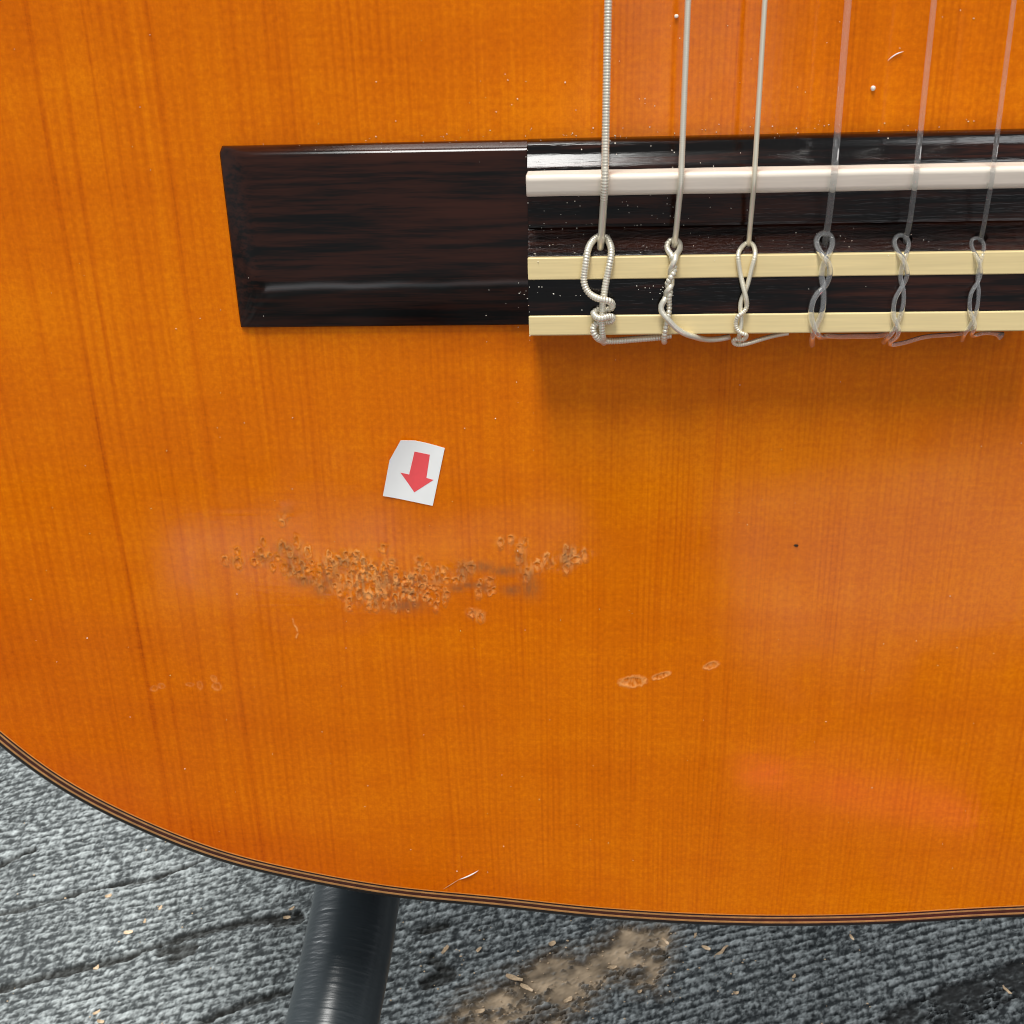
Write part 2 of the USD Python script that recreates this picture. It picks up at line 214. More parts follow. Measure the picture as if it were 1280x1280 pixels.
# ------------------------------------------------------------------ traced shapes, guitar frame, millimetres
DATA = {"E6m":[[0.69,0.07,11.6],[0.56,-2.76,10.4],[0.41,-5.68,9.1],[0.24,-8.56,7.7],[0.14,-10.31,6.8],[0.12,-11.81,6.1]],"E6k":[[0.9,-25.89,3.5],[0.71,-24.6,7.0],[0.5,-22.77,9.6],[0.42,-20.9,9.9],[0.5,-18.88,9.8],[0.85,-15.9,9.6],[1.33,-13.17,9.6],[1.74,-10.99,9.4],[1.79,-9.68,8.5],[1.46,-8.87,7.4],[0.97,-8.38,6.6],[0.1,-8.23,6.3],[-0.53,-8.41,6.7],[-1.28,-8.95,7.8],[-1.84,-9.99,9.2],[-2.09,-11.5,9.7],[-2.32,-13.1,9.7],[-2.4,-14.59,9.7],[-1.96,-15.89,9.8],[-1.02,-16.74,10.3],[0.22,-17.08,11.1],[1.34,-17.39,10.9],[1.99,-18.1,10.0],[1.88,-18.84,9.5],[1.01,-19.11,9.4],[-0.13,-19.16,9.4],[-0.82,-19.5,9.8],[-0.51,-19.96,10.6],[0.36,-20.08,11.2],[1.36,-19.93,10.8],[2.07,-20.25,10.0],[1.9,-20.88,9.5],[0.77,-21.04,9.3],[-0.37,-21.22,9.6],[-0.94,-22.06,9.8],[-0.62,-23.1,9.8],[0.17,-24.12,8.6],[1.22,-24.74,7.0],[2.79,-24.9,6.4],[4.73,-24.81,6.2],[6.66,-24.66,6.2],[9.24,-24.49,6.1],[11.58,-24.26,5.6]],"A5m":[[11.97,0.09,11.45],[11.88,-2.35,10.5],[11.81,-4.86,9.4],[11.74,-7.43,8.2],[11.66,-9.7,7.0],[11.64,-11.2,6.2]],"A5k":[[10.86,-25.85,3.5],[10.44,-24.72,7.4],[10.37,-23.54,9.0],[10.49,-22.25,9.5],[10.7,-20.83,9.55],[10.91,-19.57,9.5],[10.94,-18.31,9.5],[10.87,-16.76,10.27],[11.01,-16.51,9.87],[10.98,-16.24,9.51],[10.81,-15.91,9.4],[10.63,-15.48,9.61],[10.56,-15.02,10.0],[10.74,-14.41,10.37],[11.05,-13.82,10.5],[11.38,-13.3,10.31],[11.57,-12.86,9.92],[11.59,-12.41,9.55],[11.42,-11.91,9.4],[11.19,-11.36,9.57],[11.06,-10.77,9.95],[10.55,-10.13,8.0],[10.53,-9.55,7.1],[10.92,-9.08,6.6],[11.68,-8.9,6.3],[12.29,-9.23,6.6],[12.5,-9.79,7.3],[12.26,-10.35,8.3],[11.65,-10.78,9.95],[11.55,-11.23,10.33],[11.35,-11.71,10.5],[11.13,-12.25,10.35],[10.98,-12.84,9.98],[10.99,-13.44,9.59],[11.1,-14.04,9.4],[11.18,-14.58,9.53],[11.16,-15.05,9.9],[11.04,-15.35,10.29],[10.8,-15.68,10.5],[10.55,-16.06,10.39],[10.41,-16.47,10.03],[10.43,-16.89,9.63],[10.14,-17.56,10.0],[9.72,-18.29,10.1],[9.74,-19.27,10.2],[10.56,-20.31,10.4],[11.67,-21.58,10.2],[13.25,-22.85,9.8],[15.13,-23.76,8.8],[16.95,-24.55,7.3],[18.82,-24.77,6.5],[21.04,-24.52,6.0]],"D4m":[[22.74,0.01,11.4],[22.81,-2.07,10.5],[22.89,-4.19,9.5],[22.97,-6.99,8.3],[23.09,-9.36,7.1],[23.15,-10.85,6.3]],"D4k":[[23.23,-26.23,3.5],[22.47,-24.93,7.0],[22.14,-23.19,9.3],[22.27,-21.74,9.45],[22.23,-20.48,9.4],[22.02,-18.95,9.45],[22.15,-17.83,9.4],[22.58,-16.58,9.4],[23.08,-14.71,9.45],[23.45,-12.75,9.45],[23.82,-11.08,9.2],[23.91,-10.29,8.2],[23.64,-9.66,7.2],[23.16,-9.47,6.6],[22.58,-9.63,6.9],[21.79,-10.11,8.0],[21.26,-10.91,9.3],[21.41,-12.22,9.5],[21.8,-14.05,9.6],[22.33,-16.06,10.1],[22.79,-17.68,10.1],[22.9,-18.88,9.8],[22.49,-19.61,9.9],[21.76,-20.12,10.1],[21.42,-21.04,9.7],[21.55,-22.08,9.6],[22.26,-22.94,9.8],[22.88,-23.17,9.9],[23.19,-23.74,9.2],[22.74,-24.34,8.6],[21.88,-24.31,8.4],[21.47,-24.72,7.8],[21.83,-25.38,7.2],[22.77,-25.59,6.9],[24.19,-25.38,6.6],[25.86,-24.95,6.3],[27.82,-24.54,5.8],[30.44,-24.22,5.2]],"G3m":[[34.31,0.16,11.5],[34.39,-1.54,10.7],[34.53,-3.65,9.7],[34.65,-6.54,8.5],[34.74,-9.13,7.3],[34.93,-10.75,6.4]],"G3k":[[34.75,-26.6,3.5],[34.0,-25.3,7.0],[33.65,-23.27,9.4],[34.04,-21.7,9.6],[34.51,-20.33,9.5],[34.73,-18.8,9.6],[34.67,-17.3,9.6],[34.47,-15.92,9.7],[34.13,-14.45,9.6],[34.11,-12.96,9.7],[34.63,-11.42,9.5],[35.47,-10.29,8.4],[35.74,-9.46,7.6],[35.51,-8.6,6.9],[34.76,-8.23,6.5],[33.79,-8.46,6.9],[33.28,-9.29,7.7],[33.45,-10.2,8.8],[34.02,-11.08,10.0],[34.76,-12.01,10.3],[35.24,-13.18,9.9],[35.23,-14.59,9.6],[34.77,-15.86,9.4],[33.84,-16.63,9.8],[33.08,-17.97,9.9],[32.91,-19.49,9.8],[33.17,-21.26,9.8],[33.85,-22.79,9.8],[34.64,-23.83,9.0],[35.57,-24.26,7.6],[36.61,-24.34,6.8],[38.51,-24.57,6.2],[40.82,-24.58,6.0],[43.64,-24.65,5.8],[46.03,-24.43,5.2]],"B2m":[[46.18,0.16,11.4],[46.38,-1.53,10.6],[46.57,-3.61,9.7],[46.81,-6.12,8.6],[46.91,-8.83,7.3],[47.05,-10.42,6.5]],"B2k":[[46.22,-26.29,3.6],[45.41,-25.15,7.0],[45.59,-23.92,8.8],[46.05,-22.63,9.4],[46.56,-21.12,9.4],[46.9,-19.46,9.5],[46.91,-17.84,9.5],[46.61,-16.23,9.5],[46.09,-14.75,9.5],[46.07,-13.14,9.6],[46.43,-11.6,9.4],[47.07,-10.48,8.3],[47.24,-9.54,7.4],[46.87,-8.91,6.8],[46.05,-8.72,6.6],[45.35,-9.1,7.0],[45.16,-9.93,7.8],[45.43,-10.81,9.0],[45.92,-11.61,10.0],[46.59,-12.83,10.0],[46.99,-14.11,9.7],[46.74,-15.51,9.4],[46.11,-16.55,9.7],[45.54,-17.89,9.8],[45.48,-19.4,9.7],[45.73,-20.91,9.7],[46.41,-22.18,9.7],[46.7,-23.25,9.5],[46.55,-24.37,8.6],[46.15,-25.26,7.6],[46.45,-25.72,7.1],[47.52,-25.74,6.8],[49.22,-25.47,6.4],[51.12,-24.97,6.1],[53.64,-24.66,5.9],[56.49,-24.59,5.5],[58.61,-24.34,5.0]],"E1m":[[57.13,0.19,11.35],[57.36,-1.38,10.6],[57.59,-3.45,9.7],[57.94,-6.32,8.4],[58.21,-9.01,7.2],[58.37,-10.34,6.5]],"E1k":[[58.5,-26.0,3.6],[57.44,-24.82,7.2],[57.2,-23.35,9.0],[57.54,-22.24,9.4],[57.98,-20.98,9.4],[58.22,-19.61,9.4],[58.22,-18.12,9.4],[58.06,-16.63,9.4],[57.72,-15.16,9.4],[57.63,-13.67,9.5],[57.85,-12.14,9.3],[58.41,-10.88,8.3],[58.55,-9.96,7.3],[58.19,-9.45,6.7],[57.49,-9.34,6.6],[56.83,-9.61,7.1],[56.67,-10.32,7.9],[56.85,-11.1,9.0],[57.17,-11.8,9.8],[57.69,-13.01,9.8],[58.01,-14.41,9.5],[57.73,-15.65,9.4],[57.11,-16.7,9.6],[56.9,-18.06,9.6],[57.08,-19.45,9.5],[57.44,-20.56,9.6],[58.04,-21.67,9.7],[58.2,-22.85,9.5],[58.31,-23.89,8.4],[59.18,-24.39,7.2],[60.46,-24.23,6.6],[61.67,-24.25,6.3],[62.84,-24.41,6.2],[63.66,-24.74,6.1]],"dents":[[-69.08,-67.54,1],[-66.54,-65.7,0.7],[-66.67,-68.03,1],[-63.57,-67.85,1.1],[-61.96,-67.18,0.9],[-61.42,-63.7,0.8],[-60.52,-66.67,0.7],[-57.88,-64.84,1.2],[-56.75,-65.66,0.9],[-55.18,-63.68,1],[-53.28,-65.98,1.1],[-54.74,-68.49,1.1],[-56.89,-70.0,1.1],[-54.6,-71.68,0.9],[-52.6,-71.67,1],[-51.27,-68.97,0.9],[-49.37,-66.47,0.9],[-49.35,-67.96,1],[-47.8,-67.62,1],[-49.53,-69.97,1.1],[-46.16,-66.29,0.9],[-46.62,-68.12,1.1],[-44.19,-66.28,1],[-42.94,-67.77,1.1],[-41.82,-68.93,1],[-43.8,-70.95,1],[-39.11,-64.95,1.1],[-37.79,-67.75,0.9],[-46.05,-72.31,1],[-44.23,-74.51,1.1],[-42.55,-74.67,0.9],[-41.04,-75.0,1],[-39.21,-75.16,1],[-37.68,-75.32,0.9],[-42.73,-77.07,1],[-41.49,-77.06,0.9],[-37.95,-77.04,0.9],[-46.33,-75.72,0.9],[-47.91,-74.36,1],[-42.86,-70.61,1],[-40.49,-71.61,1],[-38.96,-71.6,1.1],[-35.76,-71.58,1],[-34.23,-71.41,1],[-34.28,-74.79,1.1],[-51.37,-73.36,1],[-48.08,-70.97,0.9],[-41.43,-71.95,0.8],[-40.2,-73.98,0.8],[-56.58,-58.16,1.1],[-57.52,-59.93,0.8],[-62.27,-65.85,0.7],[-59.03,-67.0,0.7],[-58.02,-69.0,0.9],[-55.73,-67.65,0.8],[-55.39,-70.33,0.8],[-53.75,-69.32,0.8],[-44.83,-68.61,1],[-45.58,-70.29,0.9],[-44.54,-72.64,1],[-41.86,-73.65,0.8],[-39.39,-68.92,1],[-39.0,-69.92,0.9],[-37.09,-70.92,0.8],[-37.53,-72.94,0.9],[-36.11,-74.63,1],[-41.97,-70.94,0.8],[-52.9,-69.99,0.8],[-51.7,-70.32,0.8],[-48.84,-72.67,0.8],[-46.47,-77.44,0.7],[-40.98,-69.93,0.8],[-43.06,-69.27,0.8],[-60.17,-69.01,0.7],[-35.56,-71.58,1],[-35.67,-73.27,1],[-34.19,-71.58,1],[-34.22,-74.62,1.1],[-32.67,-71.57,1.1],[-32.6,-67.57,1.1],[-32.67,-68.89,0.7],[-29.34,-71.55,1.3],[-29.25,-69.88,0.8],[-28.16,-69.21,0.9],[-24.7,-69.19,1.2],[-24.78,-71.19,1],[-23.18,-68.85,1.2],[-26.16,-71.54,0.9],[-19.67,-71.67,1.2],[-21.87,-74.21,0.8],[-28.12,-74.58,0.9],[-14.3,-66.84,1.3],[-14.11,-64.87,0.9],[-12.86,-69.47,1],[-13.04,-70.8,0.9],[-10.9,-68.47,1.1],[-9.1,-67.15,1.1],[-5.68,-65.17,0.9],[-5.54,-66.97,1.3],[-5.7,-68.78,1],[-3.91,-67.13,1.2],[-2.14,-65.98,1.1],[-17.49,-63.75,0.8],[-15.69,-62.93,0.8],[-21.74,-79.16,1.1],[-23.39,-78.14,0.8],[-12.9,-63.73,0.7],[-8.22,-68.46,0.6],[-4.35,-65.17,0.6]],"smudge":[[-57.6,-65.0,1.3,0.8],[-56.8,-69.0,0.9,1.6],[-51.4,-73.4,1.2,1.3],[-46.6,-68.1,1.3,1],[-54.3,-71.7,2,1],[-39.3,-71.6,1.5,1],[-56.3,-67.0,1.5,1],[-50.3,-71.7,1.2,1.2],[-36.9,-77.0,2.5,0.8],[-32.7,-71.6,0.8,1],[-24.7,-69.9,1,1.6],[-23.3,-68.9,1,1],[-25.9,-73.2,1,0.6],[-21.2,-68.8,2,0.8],[-35.0,-76.7,2,0.9],[-20.8,-73.2,0.8,0.6],[-15.3,-73.5,1.5,0.8],[-12.3,-72.8,1.3,1.6],[-16.8,-69.5,2.5,0.7],[-5.5,-66.8,0.8,1.6],[-14.0,-67.2,0.7,1],[-22.9,-72.5,2.5,0.5],[-12.7,-70.5,0.8,1]]}
STR = [('E6', 0.71, 0.60), ('A5', 12.04, 0.46), ('D4', 22.87, 0.39), ('G3', 34.53, 0.49), ('B2', 46.43, 0.40), ('E1', 57.42, 0.345)]

# ------------------------------------------------------------------ floor: worn ribbed carpet
def floor_mesh():
    st = 0.46
    xs = np.r_[np.linspace(-3000, -345, 40), np.arange(-340, 175, st), np.linspace(180, 3000, 40)]
    ys = np.r_[np.linspace(-3000, 52, 50), np.arange(56, 220, st), np.linspace(225, 3000, 40)]
    X, Y = np.meshgrid(xs, ys, indexing='ij'); P = np.stack([X.ravel(), Y.ravel()], 1)
    th = math.radians(17.0); c, s = math.cos(th), math.sin(th)
    A = P[:, 0] * c + P[:, 1] * s; B = -P[:, 0] * s + P[:, 1] * c           # along and across the ribs
    q3 = np.stack([A, B, 0 * A], 1)
    B = B + 1.6 * (meshkit.noise(q3 * [0.02, 0.05, 1], 3) - 0.5) * 2
    r = np.random.default_rng(3); pr, pa = 3.4, 2.1
    rows = np.arange(-36, 100); cols = np.arange(-190, 125)
    RR, CC = np.meshgrid(rows, cols, indexing='ij')
    C = np.stack([CC.ravel() * pa + r.uniform(-1.1, 1.1, RR.size) + (RR.ravel() % 2) * pa / 2, RR.ravel() * pr + r.normal(0, 0.62, RR.size)], 1)
    tone = r.normal(0, 1, len(C)); lift = r.normal(0, 1, len(C)); rad = r.uniform(0.7, 1.3, len(C))
    stretch = np.array([1 / 1.45, 1 / 1.7])
    d, i = cKDTree(C * stretch).query(np.stack([A, B], 1) * stretch, k=1)
    d = d / rad[i]
    dome_ = np.sqrt(np.clip(1 - 0.75 * d ** 2, 0.0, 1))
    big = meshkit.fbm(q3 * [0.018, 0.03, 1], 3, 11); med = meshkit.fbm(q3 * [0.10, 0.16, 1], 3, 21); fuzz = meshkit.fbm(q3 * [0.6, 1.3, 1], 3, 31); fib = meshkit.fbm(np.stack([A * 0.42 + B * 0.25, B * 1.05 - A * 0.12, 0 * A], 1), 2, 41); cross = meshkit.noise(np.stack([A * 1.2 - B * 0.7, B * 0.5 + A * 0.5, 0 * A], 1), 43)
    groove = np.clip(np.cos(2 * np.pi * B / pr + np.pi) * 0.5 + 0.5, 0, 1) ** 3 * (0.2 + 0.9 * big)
    H = 0.85 * dome_ - 0.7 * groove + 0.25 * lift[i] + 0.7 * (med - 0.5) + 1.3 * (fuzz - 0.5) + 1.6 * (fib - 0.5)
    # worn seams, bare backing
    def dist(pts, poly=False):
        g = shapely.Polygon(pts) if poly else shapely.LineString(pts)
        out = np.full(len(P), 50.0); near = (P[:, 0] > -350) & (P[:, 0] < 180) & (P[:, 1] > 50) & (P[:, 1] < 230)
        b = g.bounds; near &= (P[:, 0] > b[0] - 12) & (P[:, 0] < b[2] + 12) & (P[:, 1] > b[1] - 12) & (P[:, 1] < b[3] + 12)
        pts_ = shapely.points(P[near]); out[near] = shapely.distance(g, pts_); return out
    wob = (med - 0.5) * 6 + (fuzz - 0.5) * 4
    seam = np.zeros(len(P))
    for pts, wdt in [([[-290, 116], [-257.2, 127.1], [-242.1, 133.2], [-216.0, 139.0], [-194.6, 150.3]], 0.9), ([[-264.3, 86.7], [-244.5, 94.3], [-228.1, 98.9], [-216.2, 102.7], [-206.2, 107.6], [-189.8, 114.1], [-169.6, 120.1], [-150, 124]], 1.6),
                     ([[-300, 138], [-288.6, 143.2], [-274.4, 152.5]], 1.2), ([[-190, 70], [-180.7, 75.7], [-164.1, 84.1], [-151.1, 89.4], [-120, 97]], 1.0), ([[-150, 122], [-157, 121]], 3.0), ([[-202, 106], [-190, 108], [-196, 103]], 2.5), ([[-92, 106], [-84, 100], [-93, 96]], 2.6), ([[-96, 118], [-88, 121]], 2.0)]:
        dd = dist(pts) + wob * 0.36 + 0.05; seam = np.maximum(seam, 1 / (1 + np.exp((dd - wdt) / 0.22)))
    pd = dist([[-82.8, 80.2], [-59.3, 97.0], [-43.9, 105.9], [-26.5, 109.8], [-12.0, 119.6], [0.9, 121.0], [-0.3, 110.5], [-4.9, 98.6], [-21.9, 101.4], [-29.7, 93.0], [-35.8, 85.8], [-46.2, 76.7], [-70.0, 72.9]], True) + wob * 1.5 - 0.2
    patch = 1 / (1 + np.exp((pd - 1.0) / 0.7))
    sd = dist([[60, 76], [69.7, 81.9], [105.9, 98.6], [142.9, 112.8], [160, 118], [160, 107], [138.8, 99.6], [104.9, 82.9], [90, 74]], True) + wob * 0.6 + 0.6
    strip = 1 / (1 + np.exp((sd - 1.0) / 0.4))
    bare = np.maximum(patch, strip)
    H = 0.42 * H * (1 - 0.9 * bare) - 1.4 * seam + (bare > 0.5) * (0.35 * (fuzz - 0.5) - 0.9)
    grit = r.random(len(P)) - 0.5
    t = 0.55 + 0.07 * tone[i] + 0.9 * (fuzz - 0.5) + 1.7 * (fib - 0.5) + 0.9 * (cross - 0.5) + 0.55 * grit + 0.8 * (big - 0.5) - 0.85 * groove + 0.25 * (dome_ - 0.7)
    t = np.clip(t, 0.0, 1.5)[:, None]
    lightness = 1 / (1 + np.exp((P[:, 0] + 95 + 30 * (big - 0.5)) / 22))[:, None]     # cleaner grey yarn on the left, darker blue-grey on the right
    dark_, mid_ = np.array([0.035, 0.040, 0.043]), np.array([0.275, 0.295, 0.298])
    ldark, lmid = np.array([0.06, 0.066, 0.067]), np.array([0.35, 0.375, 0.372])
    col = (dark_ + (mid_ - dark_) * t) * (1 - lightness) + (ldark + (lmid - ldark) * t) * lightness
    tan = np.array([0.36, 0.265, 0.175]) * (-0.1 + 2.2 * meshkit.fbm(q3 * [0.12, 0.2, 1], 3, 51))[:, None] * (0.9 + 0.2 * (fuzz[:, None]))
    col = col * (1 - patch[:, None]) + tan * patch[:, None]
    col = col * (1 - strip[:, None]) + np.array([0.030, 0.030, 0.030]) * (0.6 + 0.8 * fuzz[:, None]) * strip[:, None]
    dirt = np.clip(1.0 - np.abs(pd) / 9, 0, 1)[:, None] * (1 - patch[:, None]) * 0.5
    col = col * (1 - dirt) + np.array([0.17, 0.125, 0.085]) * dirt
    col = col * (1 - 0.8 * seam[:, None]) + np.array([0.018, 0.016, 0.013]) * 0.8 * seam[:, None]
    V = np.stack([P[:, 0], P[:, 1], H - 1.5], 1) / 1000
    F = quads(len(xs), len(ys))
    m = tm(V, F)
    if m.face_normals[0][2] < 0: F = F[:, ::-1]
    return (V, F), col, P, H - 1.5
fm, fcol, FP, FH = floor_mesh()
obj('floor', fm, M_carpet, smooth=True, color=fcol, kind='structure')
ftree = cKDTree(FP[(np.abs(FP[:, 0]) < 350) & (FP[:, 1] > 50) & (FP[:, 1] < 225)]); fh_near = FH[(np.abs(FP[:, 0]) < 350) & (FP[:, 1] > 50) & (FP[:, 1] < 225)]
def floor_h(x, y): return fh_near[ftree.query([[x, y]], k=12)[1][0]].max()

# ------------------------------------------------------------------ the guitar
gx = matrix(GM, GBASE)
guitar = thing('classical_guitar', gx, label='orange lacquered classical guitar with dark bridge and six tied strings, leaning on its stand', category='guitar')

half = [(0, -152.5), (10, -152.4), (20, -151.9), (31.7, -151.2), (40, -150.2), (54.7, -148.6), (73, -147.0), (80.5, -145.6), (96.7, -142.0), (108.2, -138.7), (119.3, -133.6), (130.1, -127.5), (140.6, -120.3), (150.3, -110.4),
        (164, -92), (175, -70), (182, -45), (184, -20), (180, 10), (168, 42), (148, 72), (128, 97), (119, 120), (121, 150), (131, 180), (140, 210), (143, 238), (138, 268), (122, 298), (95, 322), (60, 335), (25, 338), (0, 338.5)]
hp = np.array(half, float)
ring_pts = np.vstack([hp, (hp[1:-1] * [-1, 1])[::-1]])
s_ = np.r_[0, np.cumsum(np.linalg.norm(np.diff(np.vstack([ring_pts, ring_pts[:1]]), axis=0), axis=1))]
cs = CubicSpline(s_, np.vstack([ring_pts, ring_pts[:1]]), bc_type='periodic')
NS = 1800; out = cs(np.linspace(0, s_[-1], NS, endpoint=False))
k_ = np.exp(-0.5 * (np.arange(-25, 26) / 9.0) ** 2); k_ /= k_.sum()
out = np.stack([np.convolve(np.r_[out[-25:, a], out[:, a], out[:25, a]], k_, 'valid') for a in (0, 1)], 1)
tn = np.roll(out, -1, 0) - np.roll(out, 1, 0); tn /= np.linalg.norm(tn, axis=1, keepdims=True)
nr = np.stack([tn[:, 1], -tn[:, 0]], 1)                                   # outward (counter-clockwise outline)
if shapely.Polygon(out).exterior.is_ccw is False: nr = -nr
def off(d): return out - nr * d + [29, 0]                                 # u, v of the outline moved inwards by d
def n0(u, v): return -0.12 * (((u - 29) / 184) ** 2 + (v / 150) ** 2)     # the top is very slightly domed

def top_mesh():
    edge = off(3.43)[::2]; poly = shapely.Polygon(edge); inner = poly.buffer(-0.35)
    hole = shapely.Point(29, 172).buffer(43, 48); keep = poly.difference(hole)
    wear = (-74.5, -0.5, -84.5, -58.5)                                    # u0 u1 v0 v1 of the dented band
    smalls = [(1, 27, -96.5, -86), (-90, -70, -99, -90), (-60, -53, -87, -84.3)]
    def grid(u0, u1, v0, v1, s):
        a, b = np.meshgrid(np.arange(u0, u1, s), np.arange(v0, v1, s)); return np.stack([a.ravel(), b.ravel()], 1)
    def inside(p, b, e=0): return (p[:, 0] > b[0] - e) & (p[:, 0] < b[1] + e) & (p[:, 1] > b[2] - e) & (p[:, 1] < b[3] + e)
    vis = (-145, 100, -153, 35)
    g5 = grid(-160, 218, -155, 340, 6.0); g5 = g5[~inside(g5, vis, 1)]
    g1 = grid(*vis, 1.7); g1 = g1[~inside(g1, wear, 0.6)]
    for b in smalls: g1 = g1[~inside(g1, b, 0.6)]
    gf = grid(*wear, 0.15); gs = [grid(*b, 0.19) for b in smalls]
    pts = np.vstack([g5, g1, gf] + gs); pts = pts[shapely.contains_xy(inner, pts[:, 0], pts[:, 1])]
    jit = np.random.default_rng(5).normal(0, 0.004, pts.shape); pts = pts + jit
    a = np.linspace(0, 2 * np.pi, 160, endpoint=False)
    pts = np.vstack([edge, np.stack([29 + 43 * np.cos(a), 172 + 43 * np.sin(a)], 1), pts])
    T = Delaunay(pts).simplices; c = pts[T].mean(1); T = T[shapely.contains_xy(keep, c[:, 0], c[:, 1])]
    x, y = pts[:, 0], pts[:, 1]
    h = n0(x, y) + 0.10 * (meshkit.fbm(np.stack([x / 45, y / 60, 0 * x], 1), 2, 5) - 0.5)
    light, dirt = np.zeros(len(x)), np.zeros(len(x)); red = np.zeros(len(x))
    q = np.stack([x, y, 0 * x], 1); fz = meshkit.fbm(q * 2.2, 3, 61); fz2 = meshkit.fbm(q * [3.2, 0.9, 1], 3, 62)
    torn0 = meshkit.fbm(q * 1.1, 2, 63); tree = cKDTree(pts); r = np.random.default_rng(9)
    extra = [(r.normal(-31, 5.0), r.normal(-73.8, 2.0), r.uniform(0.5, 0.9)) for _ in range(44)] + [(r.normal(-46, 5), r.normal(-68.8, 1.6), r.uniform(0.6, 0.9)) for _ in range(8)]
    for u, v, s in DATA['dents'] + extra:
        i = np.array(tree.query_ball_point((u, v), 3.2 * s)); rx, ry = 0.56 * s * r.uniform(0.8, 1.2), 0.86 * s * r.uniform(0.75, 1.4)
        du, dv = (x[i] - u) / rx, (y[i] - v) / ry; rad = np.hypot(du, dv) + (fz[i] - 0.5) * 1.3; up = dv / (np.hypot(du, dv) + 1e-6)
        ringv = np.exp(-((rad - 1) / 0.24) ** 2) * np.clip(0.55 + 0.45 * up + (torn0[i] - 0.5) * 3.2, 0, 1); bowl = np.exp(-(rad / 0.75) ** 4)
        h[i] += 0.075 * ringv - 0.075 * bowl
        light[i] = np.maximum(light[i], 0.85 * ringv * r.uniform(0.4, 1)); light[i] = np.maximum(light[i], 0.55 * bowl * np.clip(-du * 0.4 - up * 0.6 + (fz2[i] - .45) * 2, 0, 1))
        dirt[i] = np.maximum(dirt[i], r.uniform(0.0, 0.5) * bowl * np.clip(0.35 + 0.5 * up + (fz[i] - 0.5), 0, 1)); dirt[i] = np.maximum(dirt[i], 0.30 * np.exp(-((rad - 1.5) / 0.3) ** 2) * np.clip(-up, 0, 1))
    mask = np.zeros(len(x))                                                # bruised, torn wood between the dents
    for u, v, s in DATA['dents']:
        i = np.array(tree.query_ball_point((u, v), 4.0)); mask[i] += 0.55 * s * np.exp(-0.5 * (((x[i] - u) / 1.1) ** 2 + ((y[i] - v) / 0.95) ** 2))
    mask = np.clip(mask - 0.16, 0, 1); torn = meshkit.fbm(q * [2.0, 0.55, 1], 3, 81); torn2 = meshkit.fbm(q * [1.5, 1.1, 1], 3, 82)
    i = np.flatnonzero(mask > 0.01); light[i] = np.maximum(light[i], mask[i] * np.clip((torn[i] - 0.50) * 5, 0, 0.7)); dirt[i] = np.maximum(dirt[i], mask[i] * np.clip((0.50 - torn2[i]) * 4.5, 0, 0.55))
    h[i] += mask[i] * 0.12 * (torn[i] - 0.5) + mask[i] * 0.08 * (torn2[i] - 0.5)
    for u, v, a_, b_ in DATA['smudge']:
        i = np.array(tree.query_ball_point((u, v), 6 * max(a_, b_)))
        g = np.exp(-0.5 * (((x[i] - u) / a_) ** 2 + ((y[i] - v) / b_) ** 2)); dirt[i] = np.maximum(dirt[i], np.clip(g * (0.25 + 0.75 * fz2[i]) * 0.8, 0, 0.6))
    # three shallow oval chips in the lacquer and fainter rubs
    for u, v, rx, ry, an, am in [(6.9, -92.9, 2.45, 1.25, 0.12, 1), (12.2, -91.5, 1.75, 0.62, 0.36, 1), (21.5, -89.2, 1.5, 0.75, 0.36, 0.9), (9.3, -92.3, 0.3, 0.25, 0.3, 0.8), (-86.9, -95.6, 0.9, 0.6, 0.4, 0.4), (-85.3, -95.0, 0.7, 0.6, 0, 0.45), (-79.6, -94.6, 0.9, 0.4, 0.0, 0.4), (-77.6, -94.8, 0.6, 1.0, 0.0, 0.3), (-74.6, -93.2, 0.6, 0.8, 0.3, 0.4), (-74.2, -95.0, 0.9, 0.9, 0.0, 0.5)]:
        i = np.array(tree.query_ball_point((u, v), 3.5 * max(rx, ry))); c, s = math.cos(an), math.sin(an); dx, dy = x[i] - u, y[i] - v
        a_, b_ = (dx * c + dy * s) / rx, (-dx * s + dy * c) / ry; rad = np.hypot(a_, b_) + (fz[i] - 0.5) * 0.5
        ringv = np.exp(-((rad - 0.92) / 0.17) ** 2) * np.clip(0.55 + fz2[i] * 0.8, 0, 1); bowl = np.exp(-(rad / 0.8) ** 6)
        h[i] += am * (0.05 * ringv - 0.08 * bowl * (0.4 + fz2[i])); light[i] = np.maximum(light[i], am * (0.62 * ringv + 0.55 * bowl * np.clip((fz2[i] - 0.40) * 3, 0, 1)))
        dirt[i] = np.maximum(dirt[i], am * 0.3 * bowl * np.clip((0.5 - fz2[i]) * 4, 0, 1))
    sq = shapely.LineString([(-57.6, -79.9), (-57.5, -81.0), (-57.0, -81.8), (-56.9, -82.9), (-57.3, -84.0)])
    i = np.flatnonzero(inside(pts, (-60, -53, -86, -78))); dd = shapely.distance(sq, shapely.points(pts[i]))
    light[i] = np.maximum(light[i], 0.8 * np.exp(-(dd / 0.16) ** 2) * np.clip(fz[i] * 2.4 - 0.5, 0, 1)); h[i] += 0.04 * np.exp(-(dd / 0.16) ** 2)
    # the stain deepens towards the bass-side edge
    de = shapely.distance(shapely.LinearRing(edge), shapely.points(pts)); red = 0.62 * np.exp(-np.clip(de, 0, None) / 26) * (0.6 + 0.8 * meshkit.fbm(q / 40, 2, 71)) * (x < 120) * np.clip((-x + 20) / 90, 0, 1)
    V = np.stack([x, y, h], 1); F = T.copy()
    a, b, c = V[F[:, 0]], V[F[:, 1]], V[F[:, 2]]; flip = np.cross(b - a, c - a)[:, 2] < 0; F[flip] = F[flip][:, ::-1]
